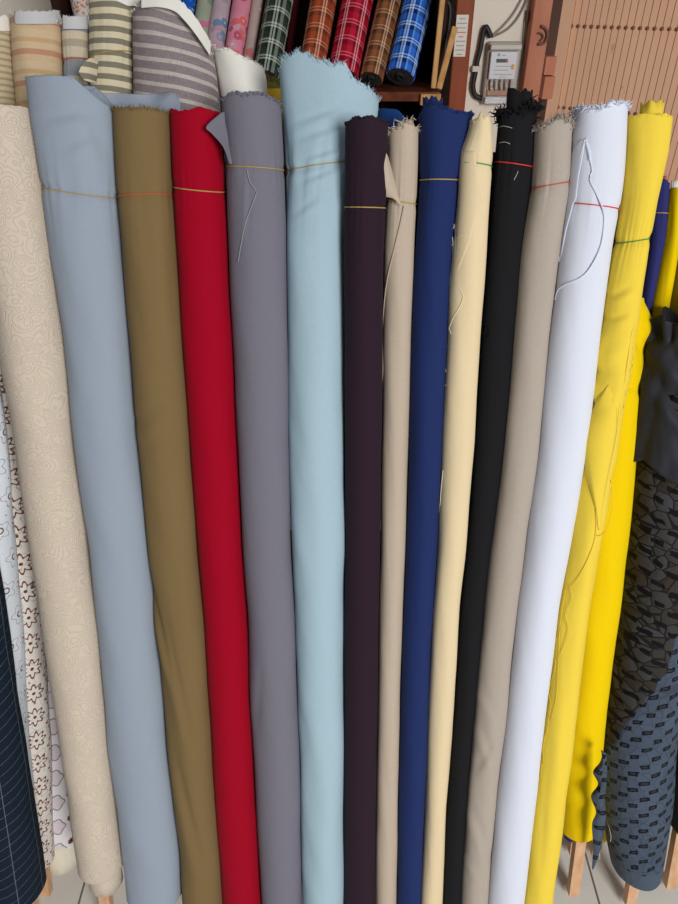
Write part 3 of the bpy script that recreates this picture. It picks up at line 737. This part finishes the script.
# rolls behind the lemon one, upper right
r = Roll([(180,653.5,668.5),(235,651,664.5),(310,639,650),(500,612,627)], n=-.16, top=[(653.5,182),(660,179),(668,184)], ybot=840)
r.build('slim indigo blue roll behind the lemon roll', M['indigo'], .001, seed=18, ties=[((652,213),(666,213),'gold',0)], group='slim rolls upper right', tietw=.0005)
r = Roll([(187,669.5,684),(235,665.5,680),(310,651,668),(500,628,646)], n=-.16, top=[(669.5,188),(684,188)], ybot=840)
r.build('slim mustard yellow roll between indigo and moss rolls', M['yellow2'], .001, seed=19, group='slim rolls upper right')
stub(r.root, r.at(r.smin)[0]-.004, r.at(r.smin)[2], r.smin-.02, r.smin+.012, .007, M['whiteb'], label='white core tip')
r = Roll([(190,686,742),(235,681.5,735),(310,668.5,722),(500,647,700)], n=-.165, top=[(686,192),(742,192)], ybot=840)
r.build('moss green roll at the right edge above the charcoal knot', M['moss'], .001, seed=20, group='slim rolls upper right', wr=.002)

# ================================================================ LEFT FOOT OF THE ROW
r = Roll([(390,-55,14),(600,8,41),(684,14,46),(790,24,51),(870,30,53)], n=-.075, top=[(-55,300),(14,300)], ybot=872)
r.build('white roll embroidered with brown star flowers, left of the beige roll', M['starflower'], .001, seed=21, group='embroidered rolls lower left', wr=.002)
r = Roll([(390,-75,1),(600,-20,18),(684,-10,24),(790,2,31),(870,10,38)], n=[(390,-.03),(870,-.02)], top=[(-75,300),(1,300)], ybot=868)
r.build('white lace roll with fine grey outlines beside the dark navy roll', M['lace'], .001, seed=22, group='embroidered rolls lower left', wr=.002)
r = Roll([(390,-30,40),(600,24,73),(718,36,79),(870,48,82)], n=-.145, top=[(-30,300),(40,300)], ybot=870)
mo = r.build('white roll with grey outlines and brown rosettes, tucked behind the beige roll', M['motif'], .001, seed=23, group='embroidered rolls lower left', wr=.001)
stub(r.root, r.at(r.sb)[0], r.at(r.sb)[2], r.sb+.075, r.sb-.006, r.at(r.sb)[1]*1.08, M['creamwrap'], name='foot_band', ry=r.ry*1.08, label='plain cream band round the foot')
r = Roll([(390,-110,-30),(600,-62,0),(700,-48,15),(800,-34,31),(904,-18,46)], n=[(390,.05),(904,.045)], top=[(-110,300),(-30,300)], ybot=915)
r.build('dark navy roll with thin pale check lines in the lower left corner', M['darkcheck'], .001, seed=24, group='embroidered rolls lower left', wr=.002)

# ================================================================ SECOND ROW UPPER LEFT (striped linens)
G2 = 'striped linen rolls behind the front row'
wf = M['whiteb']; GW = cloth('grey_white_linen', (198,198,200), .35, .08)
r = Roll([(20,-22,13.5),(103,-12,17),(500,45,75)], n=-.15, top=[(-22,19),(13,20)], ybot=900)
r.build('beige roll with very fine stripes at the upper left edge', M['fine_stripe'], .003, seed=31, group=G2, thread=(wf, 200, .010, .0006, .8))
r.sheet('white_selvedge', [(17,-12,13),(31,-12,13.5)], wf, .004, jagtop=True, nx=26, label='white edge band')
r = Roll([(14,13.5,61),(103,18,64),(500,76,118)], n=-.15, top=[(13.5,14),(22,12),(61,18)], ybot=900)
r.build('peach and terracotta striped linen roll with a grey-white edge', M['peach_stripe'], .003, seed=32, group=G2, wr=.002, thread=(wf, 200, .007, .0006, .8))
r.sheet('white_selvedge', [(12,14.5,60),(17,14,60.8),(24,14.5,60.8)], GW, .004, jagtop=True, nx=26, label='pale grey edge band')
r = Roll([(18,62,88.5),(103,65,91),(500,119,141)], n=-.15, top=[(62,19),(88,18)], ybot=900)
r.build('narrow grey, blue and sand striped linen roll with orange string', M['blue_stripe'], .003, seed=33, group=G2, ties=[((62,63),(90,60),'orange',0)], thread=(wf, 130, .006, .0006, .8))
r.sheet('white_selvedge', [(17,62.5,88),(29,63,88.5)], GW, .004, jagtop=True, nx=26, label='pale grey edge band')
r = Roll([(-14,88,143),(30,90,137),(103,92,132),(500,142,176)], n=-.14, top=[(88,-12),(143,-6)], ybot=900)
KH = r.build('khaki and cream horizontally striped linen roll left of the mauve one', M['khaki_stripe'], .002, seed=34, group=G2, wr=.002, ties=[((91,57),(133,52),'gold',0)])
r.sheet('white_selvedge', [(-12,90,142),(-1,112,142),(6,128,140)], wf, .002, label='white edge band')
freesheet(r.root, 'loose_flap', [[(84,62,-.06),(91,58,-.07),(98,60,-.085)],[(79,72,-.055),(88,72,-.062),(98,70,-.08)],[(84,80,-.06),(90,82,-.065),(96,84,-.08)]], M['khaki_stripe'], label='striped corner turned out')
r = Roll([(4,136,196),(20,134,205),(45,132.5,211),(70,133,216),(103,135,221),(300,168,232),(500,180,232)], n=[(4,-.12),(904,-.14)], top=[(136,4),(145,-1),(176,-1),(184,4),(198,22),(211,44)], ybot=900, ry=.05, sm=2, backtop=.03)
MV = r.build('mauve-grey and white striped linen roll with slanting white frayed top', M['mauve_stripe'], .003, seed=35, group=G2, wr=.0025, thread=(wf, 240, .006, .0008, 1.0))
V=[]
freesheet(r.root, 'white_selvedge', [[(141,-2,-.063),(158,-3,-.058),(176,-2,-.060),(186,6,-.064),(199,22,-.072),(211,42,-.093)],[(141,8,-.065),(158,7,-.058),(174,11,-.060),(184,20,-.064),(197,36,-.072),(210.5,56,-.094)]], wf, label='white edge band along the slanting top', jagtop=.002)
r = Roll([(45,212,245),(70,216,267),(103,222,268),(300,234,272),(500,236,272)], n=-.15, top=[(212,49),(232,50),(250,60),(266,70)], ybot=900, sm=3, ry=.04)
r.build('plain off-white linen roll with frayed sloping top behind the grey roll', M['whiteb'], .003, seed=36, group=G2, wr=.001, thread=(wf, 200, .006, .0007, 1.0))
r = Roll([(86,248,283),(103,248,282),(300,256,280),(500,262,282)], n=-.225, top=[(248,82),(262,79),(283,84)], ybot=880)
OM = cloth('olive_fringe', (98,96,50), .4, .2)
r.build('mustard roll with olive green fringed top, between grey and light blue rolls', M['mustard'], .003, seed=37, group='rolls glimpsed behind the front row', thread=(OM, 420, .014, .0011, .8))
r.sheet('olive_band', [(82,249,284),(88,249,284)], OM, .002, label='olive green top band')
r = Roll([(108,378,404),(500,352,378)], n=-.15, top=[(378,108),(392,109),(404,114)], ybot=880)
r.build('royal blue roll glimpsed behind the plum and tan rolls', M['blueback'], .002, seed=38, group='rolls glimpsed behind the front row')

# ================================================================ SHELF WITH PLAID AND FLORAL ROLLS
YS = 2.02
zb = atY(400, 92, YS).z          # top of the board
xl_, xr_ = atY(60, 5, YS).x, atY(441, 60, YS).x
sh = empty('shelf_unit', (.5*(xl_+xr_), YS+.25, 0), 'dark reddish-brown wooden shelf unit holding the plaid and floral rolls', 'shelf')
m = MB(); m.box((xl_, YS, zb-.022), (xr_, YS+.52, zb)); m.build('shelf_board', MW['shelf'], sh)
m = MB(); m.box((xl_, YS+.52, .0), (xr_, YS+.54, 2.25)); m.build('back_panel', MW['dark'], sh)
m = MB(); m.box((xl_-.022, YS, 0), (xl_, YS+.54, 2.25)); m.build('side_panel', MW['dark'], sh)
m = MB(); m.box((xr_, YS+.12, 0), (xr_+.022, YS+.54, 2.25)); m.build('side_panel', MW['dark'], sh)
m = MB(); a = atY(421, 94, YS-.01); b = atY(440, 105, YS-.01); m.box((a.x, YS-.015, b.z), (b.x+.0, YS+.03, a.z)); m.build('shelf_bracket', MW['light'], sh)
m = MB(); m.box((xl_, YS+.02, zb-.40), (xr_, YS+.50, zb-.38)); m.build('shelf_board', MW['shelf'], sh)
m = MB(); m.box((xl_, YS, 2.13), (xr_, YS+.52, 2.152)); m.build('shelf_board', MW['shelf'], sh)
CORE = plain('cardboard', (120,96,70), .8); HOLE = plain('dark_paper', (34,30,30), .9); ENDM = plain('shaded_cut_end', (52,46,48), .9)  # cut ends carry the shadow at the rolls' feet in their dark colour
def shelf_roll(x0, y0, x1, y1, wpx, mat, label, group, Yb=None, dY=.15, hole=True, crumple=0.0):
    """leaning roll: foot centre at photo (x0,y0) standing on the board, axis towards (x1,y1)"""
    Yb = Yb or YS+.07
    p0 = atY(x0, y0, Yb); p1 = atY(x1, y1, Yb+dY)
    rad = wpx/2*( (p0-CAM).dot(Vector((0, math.cos(TH), -math.sin(TH)))) )/F
    ax = (p1-p0).normalized()
    Z0 = zb+rad*math.sqrt(max(0, 1-ax.z**2))+.002
    p0 = p0+ax*((Z0-p0.z)/ax.z)
    e1 = (Vector((1,0,0))-ax*ax.x).normalized(); e2 = ax.cross(e1)
    L = .40
    root = empty('fabric_roll', (p0.x, p0.y, zb), label, 'fabric roll', group)
    V, Fc, UV = [], [], []; K, NR = 56, 40
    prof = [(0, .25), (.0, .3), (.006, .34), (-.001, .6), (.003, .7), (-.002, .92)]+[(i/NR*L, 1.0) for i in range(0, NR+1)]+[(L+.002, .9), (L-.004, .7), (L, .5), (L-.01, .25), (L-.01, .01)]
    sd = x0*.37
    for s_, f in prof:
        for q in range(K):
            a = 2*math.pi*q/K
            w = 1+.02*noise.noise(Vector((math.cos(a)*1.6+sd, math.sin(a)*1.6, s_*9)))+crumple*noise.noise(Vector((math.cos(a)*3+sd, math.sin(a)*3, s_*22)))
            V.append(p0+ax*s_+(e1*math.cos(a)+e2*math.sin(a))*rad*f*w); UV.append((a*rad, s_))
    n_ = len(prof)
    for i in range(n_-1):
        for q in range(K):
            q2 = (q+1) % K; Fc.append((i*K+q, i*K+q2, (i+1)*K+q2, (i+1)*K+q))
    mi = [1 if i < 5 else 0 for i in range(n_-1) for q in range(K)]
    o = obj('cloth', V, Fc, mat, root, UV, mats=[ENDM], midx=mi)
    V, Fc = [], []
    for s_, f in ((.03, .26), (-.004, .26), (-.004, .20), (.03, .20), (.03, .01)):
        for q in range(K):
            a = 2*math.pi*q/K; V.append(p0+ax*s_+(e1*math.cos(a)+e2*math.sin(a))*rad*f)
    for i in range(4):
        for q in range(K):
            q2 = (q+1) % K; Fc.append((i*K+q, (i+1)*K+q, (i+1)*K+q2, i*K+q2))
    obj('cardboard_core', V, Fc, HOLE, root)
    return root
GP = 'plaid rolls leaning on the shelf'
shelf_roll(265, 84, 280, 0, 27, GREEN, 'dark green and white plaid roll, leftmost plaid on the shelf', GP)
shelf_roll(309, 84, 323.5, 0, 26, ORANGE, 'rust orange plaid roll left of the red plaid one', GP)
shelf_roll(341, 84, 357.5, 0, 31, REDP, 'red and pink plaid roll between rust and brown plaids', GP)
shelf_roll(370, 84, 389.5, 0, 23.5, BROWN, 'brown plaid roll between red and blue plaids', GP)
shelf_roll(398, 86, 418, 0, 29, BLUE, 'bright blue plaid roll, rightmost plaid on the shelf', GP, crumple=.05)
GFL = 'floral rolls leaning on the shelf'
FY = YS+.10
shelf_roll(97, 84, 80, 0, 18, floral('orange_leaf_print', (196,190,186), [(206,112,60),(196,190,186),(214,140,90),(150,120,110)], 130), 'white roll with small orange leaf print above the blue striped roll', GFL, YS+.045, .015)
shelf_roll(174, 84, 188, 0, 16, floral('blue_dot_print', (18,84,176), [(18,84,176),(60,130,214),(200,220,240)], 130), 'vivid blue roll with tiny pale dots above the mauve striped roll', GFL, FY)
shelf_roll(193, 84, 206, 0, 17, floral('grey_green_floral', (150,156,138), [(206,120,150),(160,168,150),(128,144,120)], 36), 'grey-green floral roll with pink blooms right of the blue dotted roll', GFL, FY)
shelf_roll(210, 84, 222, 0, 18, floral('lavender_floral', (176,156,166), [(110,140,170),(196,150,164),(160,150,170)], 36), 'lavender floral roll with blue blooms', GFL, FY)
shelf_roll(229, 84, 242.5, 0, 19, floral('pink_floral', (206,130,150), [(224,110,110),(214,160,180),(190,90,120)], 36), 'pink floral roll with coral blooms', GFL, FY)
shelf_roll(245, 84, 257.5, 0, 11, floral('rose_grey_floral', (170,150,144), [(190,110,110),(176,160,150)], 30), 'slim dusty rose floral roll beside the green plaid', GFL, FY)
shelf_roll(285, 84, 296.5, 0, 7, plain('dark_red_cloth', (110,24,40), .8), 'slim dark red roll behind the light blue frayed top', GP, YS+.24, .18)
# wooden slats standing on the shelf's end
def stick(x0, y0, x1, y1, Y0, Y1, w, label, top=.5):
    m = MB(); a = atY(x0, y0, Y0); b = atY(x1, y1, Y1)
    a = a+(b-a)*((zb+.004-a.z)/(b.z-a.z))
    m.bar(a, b, w, .012); o = m.build('wooden_stick', MW['light'])
    mod = o.modifiers.new('b', 'BEVEL'); mod.width = .003; mod.segments = 2
    tag(o, label, 'stick', 'wooden sticks on the shelf')
stick(433, 90, 443, -6, YS+.03, YS+.09, .014, 'pale wooden stick leaning at the shelf end, the left and taller one')
stick(438, 92, 455, 27, YS+.02, YS+.09, .016, 'pale wooden stick leaning against the brown post, the shorter one')
m = MB(); m.tube([atY(x, y, YS+.14) for x, y in catmull([(436,60),(438,30),(441,8),(446,1),(450,8),(449,25),(446,40),(444,60)], 6)], .005, 8)
tag(m.build('black_cable', plain('black_rubber', (28,26,26), .5), None, True), 'thick black cable looped behind the two wooden sticks', 'cable')

# ================================================================ BACK WALL, POSTS, METER, GATE
YW = 2.62
wallm = NT('painted_plaster'); tc = wallm.n('ShaderNodeTexCoord').outputs['Object']
wn = wallm.noise(tc, 3, 5); wallm.fin(wallm.mix(wn, srgb((240,232,220)), srgb((226,216,202))), .75, wallm.bump(wallm.noise(tc, 60, 3), .15, .002)); wallM = wallm.m
m = MB(); m.box((-3.2, YW, 0), (atY(542, 50, YW).x, YW+.12, 2.9)); tag(m.build('wall_back', wallM), kind='structure')
m = MB(); m.box((-3.2, -.9, 0), (-3.1, YW, 2.9)); tag(m.build('wall_left', wallM), kind='structure')
postm = wood('brown_post_paint', (150,76,48), (132,64,40), 12, 3, .45)
pinkm = wood('faded_terracotta_paint', (196,130,104), (180,114,88), 12, 3, .5)
gatem = NT('salmon_gate_paint'); tc = gatem.n('ShaderNodeTexCoord').outputs['Object']
gn = gatem.noise(tc, 6, 4); sp = gatem.math('GREATER_THAN', gatem.noise(tc, 30, 3), .70)
gc = gatem.mix(gn, srgb((240,194,162)), srgb((226,176,144))); gc = gatem.mix(gatem.math('MULTIPLY', sp, .35), gc, srgb((160,112,86)))
gatem.fin(gc, .5); gateM = gatem.m
def vpost(name, x0, x1, yref, Y, d, mat, lo=0, hi=2.9):
    a, b = atY(x0, yref, Y).x, atY(x1, yref, Y).x
    m = MB(); m.box((a, Y, lo), (b, Y+d, hi)); o = m.build(name, mat)
    mod = o.modifiers.new('b', 'BEVEL'); mod.width = .004; mod.segments = 2; return o
o = vpost('trim_1', 452.5, 470, 55, 2.40, .2, postm); tag(o, kind='structure')
o = vpost('trim_2', 529.5, 547.5, 40, 2.56, .16, pinkm); tag(o, kind='structure')
# notice on the brown post
PAPER = plain('white_paper', (226,218,208), .8); INK = plain('grey_ink', (164,156,150), .8); REDI = plain('red_ink', (206,110,98), .8)
c = atY(461, 36, 2.398)
no = MB(); pw, ph = .036, .108
no.box((c.x-pw/2, 2.3975, c.z-ph/2), (c.x+pw/2, 2.3995, c.z+ph/2)); nt = empty('paper_notice', (c.x, 2.399, c.z-ph/2), 'small white printed paper stuck on the brown post', 'notice')
no.build('paper', PAPER, nt)
m = MB()
m2 = MB()
for i in range(9):
    z = c.z+ph/2-.010-.0115*i; w = (.5, .8, .7, .75, .4, .8, .66, .8, .5)[i]*pw
    m = MB(); m.box((c.x-w/2, 2.3968, z-.0012), (c.x+w/2, 2.3976, z+.0012)); m.build('printed_line', REDI if i in (3, 4) else INK, nt)
# electricity meter
def WP(x, y, off=0): return atY(x, y, YW-off)
c0 = WP(500, 72); k = (c0-CAM).dot(Vector((0, math.cos(TH), -math.sin(TH))))/F
mt = empty('electricity_meter', (c0.x, YW, WP(500, 103).z), 'grey electricity meter with clear cover on the plastered wall', 'meter')
GREYP = plain('meter_casing', (176,168,158), .35); FACE = plain('meter_face', (206,206,212), .4); DARK = plain('meter_display', (40,38,46), .3)
mw = 33*k; zt, zbm = WP(500, 41).z, WP(500, 103).z; mh = zt-zbm; mx = WP(500, 72).x
def bevbox(name, lo, hi, mat, par, w=.006):
    m = MB(); m.box(lo, hi); o = m.build(name, mat, par); q = o.modifiers.new('b', 'BEVEL'); q.width = w; q.segments = 3; return o
bevbox('casing', (mx-mw/2, YW-.035, zbm), (mx+mw/2, YW-.001, zt), GREYP, mt, .008)
bevbox('face_plate', (mx-mw*.42, YW-.052, zbm+mh*.42), (mx+mw*.36, YW-.034, zt-mh*.14), FACE, mt, .003)
bevbox('top_lip', (mx-mw*.46, YW-.056, zt-mh*.12), (mx+mw*.46, YW-.034, zt-mh*.03), plain('meter_lip', (190,182,172), .3), mt, .004)
bevbox('terminal_cover', (mx-mw*.44, YW-.048, zbm+mh*.02), (mx+mw*.30, YW-.034, zbm+mh*.13), FACE, mt, .003)
bevbox('terminal_block', (mx-mw*.40, YW-.040, zbm+mh*.15), (mx+mw*.30, YW-.034, zbm+mh*.25), plain('copper_terminal', (166,120,96), .4), mt, .002)
bevbox('counter', (mx-mw*.24, YW-.0545, zbm+mh*.69), (mx+mw*.10, YW-.0515, zbm+mh*.745), DARK, mt, .0005)
bevbox('counter_digit', (mx+mw*.04, YW-.0552, zbm+mh*.695), (mx+mw*.10, YW-.0542, zbm+mh*.74), REDI, mt, .0002)
bevbox('seal_sticker', (mx+mw*.22, YW-.0532, zbm+mh*.58), (mx+mw*.30, YW-.0518, zbm+mh*.66), plain('orange_sticker', (206,150,60), .5), mt, .0002)
for i, (a, b) in enumerate(((-.1, .02), (-.24, .24), (-.30, .14), (-.26, .26), (-.1, .1))):
    z = zbm+mh*(.80, .63, .57, .50, .46)[i]; m = MB(); m.box((mx+mw*a, YW-.0529, z-.0009), (mx+mw*b, YW-.0518, z+.0009)); m.build('printed_line', INK, mt)
m = MB(); m.box((mx-mw*.22, YW-.0529, zt-mh*.21), (mx-mw*.15, YW-.0518, zt-mh*.17)); m.build('printed_line', INK, mt)
for i in range(5):
    m = MB(); x = mx-mw*.34+i*mw*.15; m.tube([(x, YW-.040, zbm+mh*.42), (x, YW-.044, zbm+mh*.34), (x+.002, YW-.040, zbm+mh*.24)], .0028, 6); m.build('terminal_wire', plain('wire_grey', (150,146,140), .5) if i % 2 else plain('wire_brown', (140,92,70), .5), mt, True)
gl = NT('clear_plastic'); gl.fin((1,1,1,1), .05); gl.b.inputs['Transmission Weight'].default_value = 1.0; gl.b.inputs['IOR'].default_value = 1.15; gl.b.inputs['Alpha'].default_value = .35
bevbox('clear_cover', (mx-mw*.47, YW-.066, zbm+mh*.01), (mx+mw*.42, YW-.058, zbm+mh*.40), gl.m, mt, .003)
# cables
def cable(name, pts, r, mat, label, off=.012):
    m = MB(); m.tube([WP(x, y, off) for x, y in catmull(pts, 6)], r, 10); return tag(m.build(name, mat, None, True), label, 'cable')
cable('black_cable', [(491,37),(485,27),(480,50),(477,62),(475,74),(473,86),(475,95),(480,98),(484,98)], .0085, plain('black_conduit', (34,32,30), .5), 'thick black cable curving into the left side of the meter', .016)
cable('thin_cable', [(492,36),(503,26),(513,14),(520,2),(525,-8)], .0035, plain('grey_cable', (150,142,132), .6), 'thin grey cable rising from the black cable, the upper of two', .006)
cable('thin_cable', [(492,37),(506,30),(516,20),(524,6),(528,-6)], .0035, plain('grey_cable2', (140,130,120), .6), 'thin grey cable rising from the black cable, the lower of two', .006)
cable('thin_cable', [(526,10),(524,30),(523,50),(521,70),(519,95)], .003, plain('grey_cable3', (166,158,148), .6), 'thin cable running down the wall right of the meter', .005)
c = WP(475.5, 68); m = MB(); m.box((c.x-.014, YW-.030, c.z-.008), (c.x+.014, YW-.001, c.z+.008)); tag(m.build('cable_clip', plain('clip_white', (206,198,190), .5)), 'white clip holding the thick black cable to the wall', 'clip')
c = WP(527, 16); m = MB(); m.box((c.x-.006, YW-.02, c.z-.014), (c.x+.006, YW-.001, c.z+.014)); tag(m.build('wall_hook', plain('rust', (120,76,50), .6)), 'small rusty hook beside the thin cables near the terracotta post', 'hook')
# crescent mark on the terracotta post: a bent iron ring
m = MB(); Yp = 2.553
m.tube([atY(x, y, Yp) for x, y in catmull([(541,26),(546,29),(547.5,36),(544,43),(538,44)], 5)], .0045, 8)
m.tube([atY(x, y, Yp) for x, y in catmull([(538,33),(542,34),(543,38),(540,41)], 5)], .003, 6)
tag(m.build('iron_ring', plain('dark_iron', (112,74,62), .6), None, True), 'dark crescent-shaped iron catch on the terracotta post', 'catch')
# ---- gate, turned slightly
gL = atY(560, 25, 2.95); gR = atY(690, 25, 2.72)
gdir = Vector((gR.x-gL.x, gR.y-gL.y, 0)).normalized(); gn_ = Vector((gdir.y, -gdir.x, 0))
def GP_(x, y):   # on gate plane
    d = ray(x, y); t = (Vector((gL.x, gL.y, 0))-Vector((0,0,0))).dot(gn_)/(d.x*gn_.x+d.y*gn_.y); p = CAM+d*t
    return (p-Vector((gL.x, gL.y, 0))).dot(gdir), p.z
def G(s_, n_, z): return Vector((gL.x, gL.y, 0))+gdir*s_+gn_*n_+Vector((0, 0, z))
s0 = GP_(571.5, 25.6)[0]; s1 = GP_(676.8, 29)[0]; pitch = (s1-s0)/15
mm = MB(); GH = 2.6
NS = 34
for i in range(NS):
    a = s0+pitch*(i-.0)+.002
    mm.hexa([G(a, 0, .03), G(a+pitch*.90, 0, .03), G(a+pitch*.90, -.02, .03), G(a, -.02, .03)], [G(a, 0, GH), G(a+pitch*.90, 0, GH), G(a+pitch*.90, -.02, GH), G(a, -.02, GH)])
    mm.hexa([G(a+pitch*.86, -.008, .03), G(a+pitch+.001, -.008, .03), G(a+pitch+.001, -.03, .03), G(a+pitch*.86, -.03, .03)], [G(a+pitch*.86, -.008, GH), G(a+pitch+.001, -.008, GH), G(a+pitch+.001, -.03, GH), G(a+pitch*.86, -.03, GH)])
door = tag(mm.build('door_1', gateM), kind='structure')
m = MB(); f0 = s0-.052
m.hexa([G(f0, .012, 0), G(s0, .012, 0), G(s0, -.05, 0), G(f0, -.05, 0)], [G(f0, .012, 2.75), G(s0, .012, 2.75), G(s0, -.05, 2.75), G(f0, -.05, 2.75)])
m.build('door_frame', gateM, door)
RV = plain('rivet_rust', (140,92,66), .5)
for yy in (26, 109.5):
    zz = GP_(600, yy+ (.9 if yy < 50 else 1.2))[1]
    for i in range(17):
        m = MB(); a = s0+pitch*i+pitch*.05; m.tube([G(a, -.004, zz), G(a, .004, zz)], .0065, 8); m.build('rivet', RV, door, True)
# jamb between terracotta post and gate, dark, with brackets
a, b = atY(546, 40, 2.74).x, atY(557, 40, 2.74).x
m = MB(); m.box((a, 2.74, 0), (b, 2.78, 2.9)); tag(m.build('trim_3', wood('jamb_brown', (92,62,48), (74,48,38), 12, 3)), kind='structure')
for yy, h in ((62, .035), (84, .05)):
    c = atY(550.5-yy*.08+4, yy, 2.70); m = MB(); m.box((c.x-.018, 2.68, c.z-h/2-.02), (c.x+.018, 2.745, c.z+h/2)); tag(m.build('door_bracket', pinkm), 'painted steel bracket on the jamb, the %s one' % ('upper' if yy == 62 else 'lower'), 'bracket')
# latch low on the gate, right
sa, za = GP_(659, 168); lt = MB()
lt.hexa([G(sa-.02, .004, za-.09), G(sa+.02, .004, za-.09), G(sa+.02, .03, za-.09), G(sa-.02, .03, za-.09)], [G(sa-.02, .004, za+.02), G(sa+.02, .004, za+.02), G(sa+.02, .03, za+.02), G(sa-.02, .03, za+.02)])
lt.tube([G(sa+.03, .004, za-.03), G(sa+.03, .04, za-.03), G(sa+.03, .045, za-.08), G(sa+.03, .004, za-.10)], .007, 8)
lt.build('latch', pinkm, door)
m = MB(); z2 = GP_(660, 205)[1]; m.hexa([G(s0, .001, z2-.05), G(s0+pitch*NS, .001, z2-.05), G(s0+pitch*NS, .012, z2-.05), G(s0, .012, z2-.05)], [G(s0, .001, z2), G(s0+pitch*NS, .001, z2), G(s0+pitch*NS, .012, z2), G(s0, .012, z2)])
m.build('cross_bar', gateM, door)
# rail boards added behind the rolls to keep the gaps dark
rl = empty('gap_backing', (0, .9, 0), 'dark brown wooden rack board added behind the front rolls to darken the gaps', 'backing')
def board(x0, x1, y0, y1, n0, n1):
    m = MB(); q = []
    for n in (n0, n1):
        sa, sb_ = plane(CX, y0, n)[1], plane(CX, y1, n)[1]; xa = plane(x0, (y0+y1)/2, n)[0]; xb = plane(x1, y0, n)[0]
        q.append([P(xa, sb_, n), P(xb, sb_, n), P(xb, sa, n), P(xa, sa, n)])
    m.hexa(q[0], q[1]); return m.build('filler', MW['dark'], rl)
board(390, 626, 152, 300, -.056, -.074); board(344, 575, 310, 520, -.058, -.076); board(110, 552, 530, 700, -.060, -.078); board(130, 530, 712, 860, -.060, -.078); board(60, 344, 192, 420, -.084, -.098)
for x in (100, 300, 420, 540):
    m = MB(); n = -.088 if x > 350 else -.103
    X = plane(x, 300, n)[0]; s1_ = plane(CX, 210, n)[1]; s0_ = -P(0, 0, n).z/U.z+.012
    m.bar(P(X, s0_, n), P(X, s1_, n), .04, .02); m.build('filler_leg', MW['dark'], rl)
# ---- floor
fl = NT('white_floor_tile'); tc = fl.n('ShaderNodeTexCoord').outputs['Object']
br = fl.n('ShaderNodeTexBrick'); fl.l(tc, br.inputs['Vector']); br.offset = 0; br.inputs['Scale'].default_value = 1
br.inputs['Brick Width'].default_value = .30; br.inputs['Row Height'].default_value = .30; br.inputs['Mortar Size'].default_value = .0025
br.inputs['Color1'].default_value = srgb((236,233,226)); br.inputs['Color2'].default_value = srgb((228,226,220)); br.inputs['Mortar'].default_value = srgb((112,104,96))
dn = fl.noise(tc, 9, 4); fl.fin(fl.mix(fl.math('MULTIPLY', dn, .18), br.outputs[0], srgb((150,142,132))), .3)
m = MB(); m.box((-3.2, -.9, -.05), (3.2, 3.4, 0)); fo = tag(m.build('floor', fl.m), kind='structure')

# ================================================================ LIGHT
w = bpy.data.worlds.new('world'); SC.world = w; w.use_nodes = True
bg = w.node_tree.nodes['Background']; bg.inputs[0].default_value = (.90, .95, 1.0, 1); bg.inputs[1].default_value = .24
def area(name, loc, tgt, size, sy, e, col):
    l = bpy.data.lights.new(name, 'AREA'); l.shape = 'RECTANGLE'; l.size = size; l.size_y = sy; l.energy = e; l.color = col
    o = bpy.data.objects.new(name, l); COL.objects.link(o); o.location = loc
    o.rotation_euler = (Vector(tgt)-Vector(loc)).to_track_quat('-Z', 'Y').to_euler()
area('shopfront_daylight', (1.9, -3.0, 2.5), (.2, 1.3, .8), 1.5, 1.7, 205, (1, .98, .95))
SC.view_settings.view_transform = 'Standard'; SC.view_settings.look = 'None'; SC.view_settings.exposure = -0.20; SC.view_settings.gamma = 1
